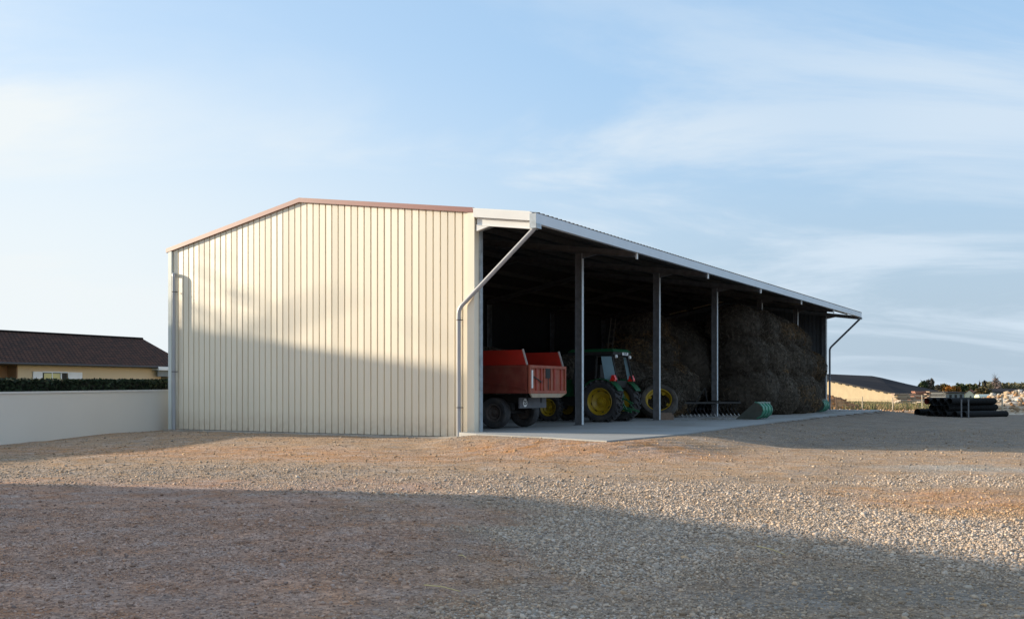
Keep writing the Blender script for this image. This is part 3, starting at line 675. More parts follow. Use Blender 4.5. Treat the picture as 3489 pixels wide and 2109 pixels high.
# ------------------------------------------------------------------ spare wheel leaning on the hay
sw = thing('spare_tractor_wheel', 'large tractor wheel with an open yellow rim leaning back against the hay', 'wheel', W(-1.0, 16.35, 0), RZ)
M_t = Matrix.Translation((0,0,.02)) @ Matrix.Rotation(math.radians(22),4,'Z') @ Matrix.Rotation(math.radians(-33),4,'X') @ Matrix.Translation((0,0,.84))
wt = MB(); h = .26; R = .84; rR = .55
wt.lathe_y([(rR,-h*.62),(rR+.03,-h*.8),(R*.8,-h),(R*.93,-h*.96),(R,-h*.5),(R,h*.5),(R*.93,h*.96),(R*.8,h),(rR+.03,h*.8),(rR,h*.62)], (0,0,0), 40); wt.xf(M_t); obj('tyre', wt, mat('dusty_tyre', (.07,.062,.055), .9, 0, .3, 6, .3, 40, dirt=(.14,.115,.085), dscale=4, damt=.8), sw, smooth=True)
wt = MB(); wt.lathe_y([(rR+.03,-h*.84),(rR-.015,-h*.78),(rR-.03,-h*.2),(rR-.07,-h*.1),(rR-.03,h*.2),(rR-.015,h*.7)], (0,0,0), 40); wt.xf(M_t); obj('rim', wt, M_yel, sw, smooth=True)
for t in (.4, 2.0, 3.6, 5.2):
    wt = MB(); wt.box((rR-.18,-.06,-.06),(rR-.03,-.04,.06)); wt.xf(M_t @ Matrix.Rotation(t,4,'Y')); obj('rim_lug', wt, M_yel, sw)
mb = MB(); mb.box((-.35,-.15,0),(.35,.15,.22)); mb.box((-.36,-.16,.0),(.30,-.151,.10)); mb.box((-.3,-.14,.22),(.28,.1,.30))
tag(obj('timber_block', mb, M_woodd, None), 'rough timber block on the slab beside the leaning yellow wheel', 'timber'); bpy.data.objects['timber_block'].location = W(.0, 14.6); bpy.data.objects['timber_block'].rotation_euler = (0,0,.25)

# ------------------------------------------------------------------ spring tine cultivator
cu = thing('tine_cultivator', 'dark spring tine cultivator standing in front of the hay', 'cultivator', W(-.5, 20.4), RZ + math.radians(62))
for yy in (-.45, 0, .45):
    mb = MB(); mb.box((-2.3,yy-.04,.62),(2.0,yy+.04,.70)); obj('frame_bar', mb, M_chas, cu)
for xx in (-2.2, -.8, .6, 1.9):
    mb = MB(); mb.box((xx-.03,-.52,.705),(xx+.03,.52,.76)); obj('cross_bar', mb, M_chas, cu)
mb = MB(); mb.beam((-.4,0,.7),(-.1,-.3,1.35),.06,.06); mb.beam((.3,0,.7),(-.1,-.3,1.35),.06,.06); obj('headstock', mb, M_chas, cu)
M_tine = mat('worn_tine_steel', (.035,.034,.033), .5, .5, .3, 5)
M_tip = mat('polished_tine_tip', (.30,.29,.27), .4, .5, .1, 5)
for r_i, yy in enumerate((-.45, 0, .45)):
    for k in range(9):
        xx = -2.15 + k*.5 + r_i*.16
        pts = [(xx,yy,.62),(xx,yy+.10,.56),(xx,yy+.18,.42),(xx,yy+.14,.26),(xx,yy-.02,.13),(xx,yy-.12,.02)]
        mb = MB(); mb.tube(pts[:5], .016, 6); tn = obj('tine', mb, M_tine, cu)
        mb = MB(); mb.beam(pts[4], pts[5], .05, .015); obj('tine_tip', mb, M_tip, tn)

# ------------------------------------------------------------------ green loader buckets
def bucket(parent, scale=1., wdt=1.35):
    # profile in (x,z): opening towards -x, rounded back towards +x
    outer = [(-.80,.0),(-.2,.0),(.12,.05),(.32,.18),(.40,.36),(.36,.54),(.22,.67),(.05,.73)]
    inner = [(.05,.70),(.20,.64),(.33,.52),(.365,.36),(.29,.20),(.10,.08),(-.2,.03),(-.80,.02)]
    mb = MB(); vs = []
    n = len(outer)
    for yy in (0, wdt):
        vs += [(x*scale, yy, z*scale) for x, z in outer] + [(x*scale, yy, z*scale) for x, z in inner]
    m2 = 2*n; fs = [(i, (i+1), m2+i+1, m2+i) for i in range(n-1)] + [(n+i, n+i+1, m2+n+i+1, m2+n+i) for i in range(n-1)] + [(n-1, n, m2+n, m2+n-1), (2*n-1, 0, m2, m2+2*n-1)]
    mb.add(vs, fs); sh = obj('bucket_shell', mb, M_green2, parent, smooth=True)
    for yy in (0, wdt-.025):
        mb = MB(); mb.prism([(x*scale, z*scale) for x, z in outer], yy-.003, yy+.022); obj('side_plate', mb, mat('worn_dark_side_plate', (.05,.06,.05), .7, 0, .3, 4, dirt=(.09,.06,.04)), parent)
    for f in (.0, .33, .67, 1.0):
        yy = f*(wdt-.07); mb = MB(); vs = []; seq = outer[2:]
        for (x, z) in seq:
            dx, dz = x-(-.1), z-.33; L_ = math.hypot(dx, dz); vs.append((x*scale, z*scale, dx/L_, dz/L_))
        A_ = [(x+nx_*.035, yy, z+nz_*.035) for x, z, nx_, nz_ in vs]; B_ = [(x+nx_*.035, yy+.07, z+nz_*.035) for x, z, nx_, nz_ in vs]
        A0 = [(x, yy, z) for x, z, _, _ in vs]; B0 = [(x, yy+.07, z) for x, z, _, _ in vs]; k = len(vs)
        mb.add(A_+B_+A0+B0, [(i,i+1,k+i+1,k+i) for i in range(k-1)] + [(2*k+i,2*k+i+1,i+1,i) for i in range(k-1)] + [(k+i,k+i+1,3*k+i+1,3*k+i) for i in range(k-1)] + [(0,k,3*k,2*k),(k-1,2*k-1,4*k-1,3*k-1)])
        obj('back_rib', mb, M_green2, parent, smooth=False)
        mb = MB(); mb.box((.0, yy+.075, .62*scale), (.30, yy+.10, .74*scale)); obj('hook_plate', mb, mat('pale_worn_plate', (.45,.50,.50), .5), parent)
b1 = thing('loader_bucket', 'green ribbed loader bucket on the slab in front of the tallest hay', 'bucket', W(2.95, 17.3), RZ, 'green loader buckets on the slab'); bucket(b1)
b2 = thing('loader_bucket', 'green loader bucket beside the dark mounting frame near the far end wall', 'bucket', W(1.55, 33.5), RZ+.05, 'green loader buckets on the slab'); bucket(b2, 1.0, 1.5)
im = thing('mounting_frame', 'dark steel mounting frame lying left of the far green bucket', 'implement', W(1.25, 32.4), RZ+.3)
for x, a, b in ((-1.9,0,.55),(-1.4,.1,.7),(-.5,0,.8),(.1,.0,.75)):
    mb = MB(); mb.beam((x,0,a),(x+.12,.1,b),.08,.08); obj('upright', mb, M_chas, im)
mb = MB(); mb.box((-2.0,-.1,.0),(.4,.0,.10)); mb.box((-.6,-.05,.55),(.4,.05,.78)); mb.box((-.5,.3,.85),(.6,.4,.93)); mb.beam((.1,.05,.75),(.45,.35,.9),.05,.05); obj('cross_member', mb, M_chas, im)

# ------------------------------------------------------------------ hay
def sphere_grid(n=24, m=36):
    V = []; F = []
    for i in range(n+1):
        th = PI*i/n
        for j in range(m): V.append((math.sin(th)*math.cos(2*PI*j/m), math.sin(th)*math.sin(2*PI*j/m), math.cos(th)))
    for i in range(n):
        for j in range(m): F.append((i*m+j, (i+1)*m+j, (i+1)*m+(j+1)%m, i*m+(j+1)%m))
    return np.array(V), np.array(F)
SGV, SGF = sphere_grid()
def hay(name, lumps, label, n_straw, parent=None, tall=.0):
    """lumps: (o, a, z, ro, ra, rz) in shed axes"""
    root = thing(name, label, 'hay heap', W(lumps[0][0], lumps[0][1]), RZ)
    o0, a0 = lumps[0][0], lumps[0][1]
    Vs = []; Fs = []; base = 0; S = []; Nn = []; TL = []
    for q, (o, a, z, ro, ra, rz) in enumerate(lumps):
        v = np.sign(SGV) * np.abs(SGV)**.82; v = v/np.maximum(np.linalg.norm(v,axis=1,keepdims=True),1e-6)*(.65+.35*np.linalg.norm(v,axis=1,keepdims=True))
        n = fbm(SGV[:,0]*2.2+SGV[:,2]*1.7+q*7+20, SGV[:,1]*2.2+SGV[:,2]*.9+q*3+20, 40+q, 4)
        v = v * (.86 + .30*n[:,None])
        P = v*np.array([ro*.98,ra*.86,rz*.9]) + np.array([o-o0, a-a0, z]); P[:,2] = np.maximum(P[:,2], -.02)
        Vs.append(P); Fs.append(SGF+base); base += len(P); S.append(P); nr = SGV/np.array([ro,ra,rz]); Nn.append(nr/np.linalg.norm(nr,axis=1,keepdims=True)); TL.append(np.full(len(P), .75+.5*rng.random()))
    V = np.concatenate(Vs); Fc = np.concatenate(Fs)
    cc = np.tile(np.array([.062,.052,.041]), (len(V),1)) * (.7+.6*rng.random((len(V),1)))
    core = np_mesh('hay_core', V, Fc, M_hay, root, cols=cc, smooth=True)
    S = np.concatenate(S); Nn = np.concatenate(Nn); TL = np.concatenate(TL)
    m = (S[:,2] > .05) & (Nn[:,0]*1. - Nn[:,1]*.8 > -.45); S = S[m]; Nn = Nn[m]; TL = TL[m]
    idx = rng.integers(0, len(S), n_straw); P = S[idx] + rng.normal(0, .035, (n_straw,3)); N = Nn[idx]
    D = rng.normal(0, 1, (n_straw,3)); D[:,2] -= .5; D -= N*(D*N).sum(1,keepdims=True)*.75; D /= np.linalg.norm(D,axis=1,keepdims=True)
    L_ = .05 + .19*rng.random(n_straw)**1.5; wd = .005 + .007*rng.random(n_straw)
    side = np.cross(D, rng.normal(0,1,(n_straw,3))); side /= np.linalg.norm(side,axis=1,keepdims=True)
    P = P + N*.03; mid = P + D*(L_*.5)[:,None] + N*.02; end = P + D*L_[:,None] - np.array([0,0,1])*(L_*.18)[:,None]
    for arr in (P, mid, end): arr[:,2] = np.maximum(arr[:,2], .005)
    q0 = P-side*wd[:,None]; q1 = P+side*wd[:,None]; q2 = mid+side*wd[:,None]; q3 = mid-side*wd[:,None]; q4 = end
    VV = np.stack([q0,q1,q2,q3,q4+side*wd[:,None]*.3,q4-side*wd[:,None]*.3],1).reshape(-1,3)
    b = np.arange(n_straw)[:,None]*6; FF = np.concatenate([b+np.array([0,1,2,3]), b+np.array([3,2,4,5])])
    big = fbm(P[:,0]*.5+50, P[:,2]*.6+P[:,1]*.3+50, 77, 3)
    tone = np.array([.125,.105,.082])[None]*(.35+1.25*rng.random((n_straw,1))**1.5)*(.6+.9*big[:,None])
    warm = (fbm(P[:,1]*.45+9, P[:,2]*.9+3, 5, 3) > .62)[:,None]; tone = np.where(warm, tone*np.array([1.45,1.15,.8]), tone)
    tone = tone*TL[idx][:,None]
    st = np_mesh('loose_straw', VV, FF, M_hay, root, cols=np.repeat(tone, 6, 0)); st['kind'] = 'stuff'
    return root
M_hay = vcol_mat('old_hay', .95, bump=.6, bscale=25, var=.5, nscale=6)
lump = []
rr = random.Random(5)
for (o, a, z, ro, ra, rz_) in [(-3.2,22.6,1.2,1.6,1.8,1.5),(-4.2,22.6,2.9,1.6,1.8,1.4),(-4.6,23.,4.2,1.5,1.7,1.0),
        (.1,25.0,1.1,1.7,1.4,1.5),(-.2,24.9,2.9,1.5,1.3,1.4),(-.5,25.0,4.5,1.35,1.3,1.15),
        (.5,27.2,1.0,1.6,1.5,1.4),(.2,27.3,2.7,1.5,1.4,1.4),(-.2,27.2,4.4,1.4,1.4,1.15),
        (.7,29.6,1.0,1.6,1.5,1.4),(.4,29.6,2.7,1.45,1.4,1.3),(.0,29.5,4.25,1.3,1.35,1.05),
        (.6,32.0,1.0,1.5,1.5,1.4),(.3,32.1,2.7,1.4,1.4,1.3),(-.1,32.1,4.15,1.25,1.4,1.0),
        (-.2,34.5,1.0,1.4,1.5,1.35),(-.1,34.6,2.6,1.3,1.4,1.25),(-.3,34.6,3.95,1.15,1.4,.95),
        (-.4,36.9,1.1,1.2,1.5,1.3),(-.1,37.1,2.6,1.2,1.4,1.1),(-.6,39.3,1.2,1.1,1.3,1.2),(-.7,39.1,2.5,1.0,1.2,.95),
        (-4.4,25.,2.6,3.0,2.6,2.6),(-4.2,29.,2.8,3.0,2.6,2.5),(-4.2,33.,2.7,3.0,2.6,2.3),(-4.4,37.,2.0,3.0,3.,2.1)]:
    lump.append((o, a, z, ro, ra, rz_))
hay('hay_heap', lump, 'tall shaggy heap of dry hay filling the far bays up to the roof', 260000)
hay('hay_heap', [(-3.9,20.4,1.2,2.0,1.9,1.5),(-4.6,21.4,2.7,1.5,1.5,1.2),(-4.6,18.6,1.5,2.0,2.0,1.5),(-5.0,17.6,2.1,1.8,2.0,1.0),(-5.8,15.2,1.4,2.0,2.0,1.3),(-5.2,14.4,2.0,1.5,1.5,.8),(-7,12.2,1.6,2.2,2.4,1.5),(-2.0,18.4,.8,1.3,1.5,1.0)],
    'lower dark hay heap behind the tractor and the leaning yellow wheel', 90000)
M_ladder = mat('old_ladder_wood', (.07,.055,.04), .9)
# ladder leaning on the lower heap
ld = thing('wooden_ladder', 'thin wooden ladder leaning on the dark hay behind the tractor', 'ladder', W(-3.3, 17.2, 2.3), RZ)
for s in (0, .5):
    mb = MB(); mb.beam((-.3,s-.9,-.3),(-.6,s+.45,2.3),.045,.03); obj('rail', mb, M_ladder, ld)
for k in range(8):
    t = .06+k*.12; mb = MB(); mb.beam((-.3-.3*t,-.9+1.35*t,-.3+2.6*t),(-.3-.3*t,-.4+1.35*t,-.3+2.6*t),.025,.025); obj('rung', mb, M_ladder, ld)

# ------------------------------------------------------------------ left: white wall, hedge, house
wa = Vector((-14.8,29.2,0)); wb = Vector((-12.63,37.4,0)); wd_ = (wb-wa).normalized()
w0 = wa - wd_*22; w1 = wb + wd_*14; nrm = Vector((wd_.y, -wd_.x, 0))
gw = thing('garden_wall', 'pale rendered garden wall with a slim cap running up to the shed', 'wall')
def wtop(p): return 1.18 + .0100*((p-wa).dot(wd_))
mb = MB(); mb.hexa([w0-nrm*.2+Vector((0,0,-.7)), w0+Vector((0,0,-.7)), w1+Vector((0,0,-.7)), w1-nrm*.2+Vector((0,0,-.7))], [w0-nrm*.2+Vector((0,0,wtop(w0)-.06)), w0+Vector((0,0,wtop(w0)-.06)), w1+Vector((0,0,wtop(w1)-.06)), w1-nrm*.2+Vector((0,0,wtop(w1)-.06))]); obj('wall_face', mb, M_wallr, gw)
mb = MB(); q = nrm*.03; mb.hexa([w0-nrm*.23+Vector((0,0,wtop(w0)-.058)), w0+q+Vector((0,0,wtop(w0)-.058)), w1+q+Vector((0,0,wtop(w1)-.058)), w1-nrm*.23+Vector((0,0,wtop(w1)-.058))], [w0-nrm*.23+Vector((0,0,wtop(w0))), w0+q+Vector((0,0,wtop(w0))), w1+q+Vector((0,0,wtop(w1))), w1-nrm*.23+Vector((0,0,wtop(w1)))]); obj('wall_cap', mb, M_cap, gw)

M_leaf = vcol_mat('leaves', .8, var=.2, nscale=3, spec=.3)
def leaf_quads(P, size, tone, colr, name, parent=None, m=None, flat=0.):
    n = len(P); a = rng.normal(0,1,(n,3)); a /= np.linalg.norm(a,axis=1,keepdims=True); b = np.cross(a, rng.normal(0,1,(n,3))); b /= np.linalg.norm(b,axis=1,keepdims=True)
    s = (size*(.6+.8*rng.random(n)))[:,None]
    V = np.stack([P-a*s-b*s*.6, P+a*s-b*s*.5, P+a*s*.8+b*s*.6, P-a*s*.7+b*s*.5],1).reshape(-1,3)
    F_ = np.arange(n)[:,None]*4+np.array([0,1,2,3]); cc = np.array(colr)[None]*tone[:,None] if np.ndim(colr)==1 else colr*tone[:,None]
    return np_mesh(name, V, F_, m or M_leaf, parent, cols=np.repeat(cc,4,0))
hd = thing('clipped_hedge', 'dark clipped hedge showing just above the white wall', 'hedge')
n = 60000; t = rng.random(n)*40-14; u = rng.random(n); top = rng.random(n) < .35
off = -.7 - .9*rng.random(n); zz = np.where(top, 1.50+.01*t+rng.normal(0,.02,n), rng.random(n)*1.9-.3); front = (~top) & (rng.random(n) < .75); off = np.where(front, -.70+rng.normal(0,.04,n), off)
P = np.stack([wa.x+wd_.x*t+nrm.x*off, wa.y+wd_.y*t+nrm.y*off, zz+ .0],1)
leaf_quads(P, .045, .5+1.0*rng.random(n), (.022,.036,.016), 'foliage', hd)
mb = MB(); a_, b_2 = wa-wd_*14, wa+wd_*26
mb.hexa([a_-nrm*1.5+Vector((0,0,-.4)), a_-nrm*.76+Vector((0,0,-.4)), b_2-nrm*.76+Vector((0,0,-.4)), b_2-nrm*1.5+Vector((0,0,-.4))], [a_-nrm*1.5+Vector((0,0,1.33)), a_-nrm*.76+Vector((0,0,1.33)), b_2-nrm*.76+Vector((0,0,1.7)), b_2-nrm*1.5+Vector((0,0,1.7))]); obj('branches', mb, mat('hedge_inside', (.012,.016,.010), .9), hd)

def uv_plane_roof(mb_faces, name, m, parent, sx=1., ):
    pass
def hip_roof(name, parent, x0, x1, y0, y1, ze, zr, hip0, hip1, m, over=.45, th=.08):
    """ridge along y, eaves at x0/x1; hip setback at the y ends. UV laid in metres along each slope"""
    xm = (x0+x1)/2; x0 -= over; x1 += over; y0 -= over; y1 += over
    E = [(x0,y0,ze),(x1,y0,ze),(x1,y1,ze),(x0,y1,ze)]; R_ = [(xm,y0+hip0,zr),(xm,y1-hip1,zr)]
    V = E + R_; Fc = [(1,2,5,4),(3,0,4,5),(0,1,4),(2,3,5)]
    V2 = [(x,y,z-th) for x,y,z in V]; n = len(V)
    Fall = Fc + [tuple(n+i for i in f[::-1]) for f in Fc] + [(0,n,n+1,1),(1,n+1,n+2,2),(2,n+2,n+3,3),(3,n+3,n,0)]
    me = bpy.data.meshes.new(name); me.from_pydata(V+V2, [], Fall); uv = me.uv_layers.new(name='UVMap')
    for pi, p in enumerate(me.polygons):
        nr = p.normal
        for li in p.loop_indices:
            co = me.vertices[me.loops[li].vertex_index].co
            if abs(nr.x) > abs(nr.y): uv.data[li].uv = (co.y, math.hypot(co.x-xm, co.z-zr))
            else: uv.data[li].uv = (co.x, math.hypot(co.y, co.z-zr))
    me.materials.append(m); o = bpy.data.objects.new(name, me); C.objects.link(o); o.parent = parent; return o
HB = Vector((-28.4,56,-.35))
hs = thing('bungalow', 'beige bungalow with a dark brown tiled hip roof beyond the hedge', 'house', HB, RZ)
ye = 11.0; yb0 = -16.
mb = MB(); mb.box((-9,yb0,-.3),(-.35,-.6,3.12)); mb.box((-9,-.6,-.3),(-.9,1.05,3.12)); mb.box((-9,1.05,-.3),(0,ye,3.12)); obj('wall', mb, M_houser, hs)
mb = MB(); mb.box((-.895,-.58,-.3),(-.86,1.03,3.1)); mb.box((-.86,.99,-.3),(.01,1.06,3.11)); obj('porch_recess', mb, M_porch, hs)
mb = MB(); mb.add([(-9,ye-.01,3.1),(0,ye-.01,3.1),(-4.5,ye-.01,4.98)], [(0,1,2)]); mb.add([(-9,ye-.2,3.1),(0,ye-.2,3.1),(-4.5,ye-.2,4.98)], [(2,1,0)]); obj('gable_end', mb, M_houser, hs)
rf = hip_roof('roof', hs, -9, 0, yb0, ye+1.8, 3.15, 5.15, 0.01, 0.01, M_tile)
mb = MB(); mb.tube([(.52,yb0-.4,3.08),(.52,ye+2.2,3.08)], .065, 8); obj('gutter', mb, mat('brown_gutter', (.05,.04,.035), .5), rf)
mb = MB(); mb.tube([(-4.5,yb0-.4,5.16),(-4.5,ye+2.2,5.16)], .09, 8); obj('ridge_tile', mb, M_tile, rf)
wn = MB(); wn.box((.002,2.6,1.3),(.03,4.15,2.66)); wno = obj('window', wn, M_chas, hs)
mb = MB(); mb.box((.031,2.66,1.4),(.05,3.15,2.58)); mb.box((.031,3.2,1.4),(.05,3.68,2.58)); obj('blind', mb, M_blind, wno)
mb = MB(); mb.box((.031,3.15,1.3),(.07,3.2,2.62)); mb.box((.03,2.55,2.62),(.10,4.2,2.70)); mb.box((.031,3.72,1.3),(.06,3.80,2.6)); obj('window_frame', mb, M_shut, wno)
for a0, a1 in ((1.95,2.55),(4.2,5.15)):
    mb = MB(); mb.box((.04,a0,1.25),(.08,a1,2.68)); mb.box((.081,a0+.03,1.6),(.10,a1-.03,1.68)); mb.box((.081,a0+.03,2.28),(.10,a1-.03,2.36)); obj('shutter', mb, M_shut, wno)
an = thing('garage_annexe', 'small flat roofed pale annexe at the right end of the bungalow', 'annexe', HB + dU*11.2 + gU*(.4), RZ)
mb = MB(); mb.box((-5,0.6,-.2),(-.4,6.6,2.55)); obj('wall', mb, M_cream2, an)
mb = MB(); mb.box((-5.3,-.9,2.9),(.25,7.,3.12)); obj('roof', mb, M_shut, an)
mb = MB(); mb.box((-.05,-.8,2.5),(0.05,6.9,2.9)); obj('fascia', mb, M_greyf, an)
gf = thing('panel_fence', 'grey panel fence between the hedge and the bungalow', 'fence', HB + dU*8.6 + gU*.5, RZ)
mb = MB(); mb.box((0,0,-.3),(.12,.14,2.12)); obj('fence_post', mb, M_greyf, gf)
mb = MB(); mb.box((-.02,.7,-.3),(.1,.82,2.1)); obj('fence_post', mb, M_greyf, gf)
mb = MB(); mb.box((.03,.83,-.2),(.08,8,2.0)); obj('fence_panel', mb, M_greyf, gf)

# ------------------------------------------------------------------ neighbours outside the frame to the west (they shade the yard)
Lx = Vector((.962,-.272,0)); Px = Vector((.272,.962,0)); LR = math.atan2(-.272,.962)
def mono_house(name, label, s_end, p0, p1, length, h0, h1, wm):
    r = thing(name, label, 'house', (0,0,-.35), LR); a, b = s_end-length, s_end
    mb = MB(); mb.hexa([(a,p0,-.3),(b,p0,-.3),(b,p1,-.3),(a,p1,-.3)],[(a,p0,h0-.16),(b,p0,h0-.16),(b,p1,h1-.16),(a,p1,h1-.16)]); obj('wall', mb, wm, r)
    mb = MB(); mb.hexa([(a-.3,p0,h0-.155),(b+.3,p0,h0-.155),(b+.3,p1+.3,h1-.255),(a-.3,p1+.3,h1-.255)],[(a-.3,p0,h0),(b+.3,p0,h0),(b+.3,p1+.3,h1-.1),(a-.3,p1+.3,h1-.1)]); obj('roof', mb, M_redroof, r)
    for k in range(4):
        pw = p0 + (p1-p0)*(.25+.45*(k%2)); z = 1.1 + 2.7*(k//2); mb = MB(); mb.box((b+.005,pw-.45,z),(b+.05,pw+.45,z+1.2)); w = obj('window', mb, M_glass, r)
        mb = MB(); mb.box((b+.05,pw-.5,z-.1),(b+.09,pw+.5,z)); obj('sill', mb, M_shut, w)
    return r
def sun_house(name, label, s_end, p0, p1, length, eave, ridge, wm):
    r = thing(name, label, 'house', (0,0,-.35), LR)
    # local x = along sun travel (s), local y = p
    mb = MB(); pm = (p0+p1)/2
    mb.add([(s_end-length,p0,-.3),(s_end,p0,-.3),(s_end,p1,-.3),(s_end-length,p1,-.3),(s_end-length,p0,eave),(s_end,p0,eave),(s_end,p1,eave),(s_end-length,p1,eave),(s_end-length,pm,ridge),(s_end,pm,ridge)],
           [(0,1,5,4),(2,3,7,6),(1,2,6,9,5),(3,0,4,8,7),(4,5,9,8),(6,7,8,9)]); obj('wall', mb, wm, r)
    mb = MB(); sl = (ridge-eave)/(pm-p0)
    for sgn, pe in ((-1,p0),(1,p1)):
        oe = pe + sgn*.3; zo = eave - sl*.3
        mb.hexa([(s_end-length-.3,oe,zo+.01),(s_end+.3,oe,zo+.01),(s_end+.3,pm,ridge+.01),(s_end-length-.3,pm,ridge+.01)],[(s_end-length-.3,oe,zo+.16),(s_end+.3,oe,zo+.16),(s_end+.3,pm,ridge+.16),(s_end-length-.3,pm,ridge+.16)])
    obj('roof', mb, M_redroof, r)
    for k in range(3):
        pw = p0 + (p1-p0)*(.22+.28*k); mb = MB(); mb.box((s_end+.005,pw-.45,1.1),(s_end+.05,pw+.45,2.3)); w = obj('window', mb, M_glass, r)
        mb = MB(); mb.box((s_end+.05,pw-.5,1.0),(s_end+.09,pw+.5,1.1)); obj('sill', mb, M_shut, w)
    return r
sun_house('detached_house', 'cream neighbouring house with a red roof just west of the gravel yard', -21.2, 2.4, 13.5, 12, 4.6, 6.65, M_cream2)
mono_house('tall_house', 'tall beige neighbouring house west of the shed beyond the white wall', -33.5, 28.35, 34.2, 9, 8.55, 5.7, M_houser)

# ------------------------------------------------------------------ right: black pipes
M_pp = [M_pipe]
def pipe(loc, az, length, R, label, lining=None, ribs=True):
    p = thing('drain_pipe', label, 'pipe', loc, az, 'black drain pipes stacked at the yard edge')
    mb = MB(); prof = []; y = 0.
    k = 0
    while y < length:
        prof += [(R, y), (R, y+.09), (R-.012, y+.10), (R-.012, y+.14)]; y += .15
    prof += [(R, length)]
    mb.lathe_y(prof, (0,0,R), 24); mb.lathe_y([(R-.03,0),(R,0)], (0,0,R), 24); mb.lathe_y([(R-.03,length),(R,length)], (0,0,R), 24); obj('pipe_wall', mb, M_pipe, p, smooth=True)
    mb = MB(); mb.lathe_y([(R-.03,0),(R-.03,length)], (0,0,R), 24); obj('pipe_bore', mb, lining or M_pipein, p, smooth=True)
    return p
base = Vector((25.3, 59.5)); az = math.radians(-62); row = Vector((math.cos(az), math.sin(az)))   # pipe axis = local y
ax = Vector((-math.sin(az), math.cos(az)))
PR = .19
def pp(x_px, D, z=None):
    X = (x_px-1231)/2429*D; return X, D
spots = [(2206, 61.5, 0, 3.6, .235, 'widest black pipe, lying apart at the near left of the stack'), (2233, 60.2, 0, 4.5, PR, 'black pipe in the bottom row next to the wide one'), (2251, 59.7, 0, 4.5, PR, 'second black pipe from the wide one in the bottom row'),
         (2271, 59.2, 0, 4.5, PR, 'black pipe in the middle of the bottom row'), (2296, 58.4, 0, 4.0, PR, 'black pipe in the bottom row under the two stakes'), (2317, 57.9, 0, 4.0, PR, 'outermost black pipe of the bottom row nearest the rubble'),
         (2240, 60.4, .37, 4.5, PR, 'black pipe at the wide-pipe end of the middle row'), (2258, 59.8, .37, 4.5, PR, 'black pipe in the centre of the middle row'), (2276, 59.3, .37, 4.5, PR, 'black pipe at the rubble end of the middle row'),
         (2229, 60.6, .74, 4.0, .20, 'black pipe with rusty red bore on top of the stack'), (2247, 60.0, .74, 4.3, .20, 'second black pipe from the red bored one on top'), (2265, 59.5, .74, 4.3, .20, 'third black pipe from the red bored one on top'), (2283, 59.0, .74, 4.3, .20, 'top row black pipe nearest the rubble')]
for (px, D, z, ln, R, lb) in spots:
    X, Y = pp(px, D); gzz = gz(X, Y)
    pipe((X, Y, -.33 + z), math.radians(-58 + random.uniform(-3,3)), ln, R, lb, M_rust if z == .74 and px == 2229 else None)
# fence posts and wire
M_post = mat('split_chestnut_post', (.50,.43,.32), .85, 0, .2, 8)
posts = [(2011,76,.98,'dark fence post beside the shed downspout'),(2073.6,78,1.0,'pale fence post beside the orange dirt heap'),(2146.6,77,1.02,'pale fence post where the tan barn wall ends'),(2217.6,80,1.2,'pale fence post behind the wide black pipe'),(2410,61.5,1.22,'weathered fence post standing before the rubble heap')]
prev = None
for i, (px, D, h_, lb) in enumerate(posts):
    X, Y = pp(px, D); z0 = gz(X, Y)
    mb = MB(); mb.tube([(0,0,-.3),(.01,0,h_*.5),(-.01,.01,h_)], [.05,.045,.04], 7)
    p = obj('fence_post', mb, M_post if i else M_woodd); p.location = (X, Y, z0); tag(p, lb, 'fence post', 'split wood fence posts along the yard edge')
mb = MB()
P_ = [Vector((*pp(px, D), 0)) for px, D, _, _ in posts[:4]]; P_.insert(0, Vector((18.5,74,0))); P_.append(Vector((34,82,0)))
for zz_ in (.3, .55, .8):
    mb.tube([(p.x, p.y, gz(p.x, p.y)+zz_) for p in P_], .006, 4)
tag(obj('fence_wire', mb, mat('fence_wire_steel', (.25,.24,.22), .5, .5)), 'thin wire strung between the pale fence posts', 'fence wire')
for px, D, lb in ((2312,57.2,'grey stake before the pipe stack, nearer the wide pipe'),(2329,57.0,'grey stake before the pipe stack, nearer the rubble')):
    X, Y = pp(px, D); z0 = gz(X, Y); mb = MB(); mb.box((-.035,-.02,-.1),(.035,.02,1.02)); mb.box((-.05,-.03,1.02),(.05,.03,1.05)); p = obj('stake', mb, M_web); p.location = (X, Y, z0); tag(p, lb, 'stake', 'grey stakes holding the pipe stack')

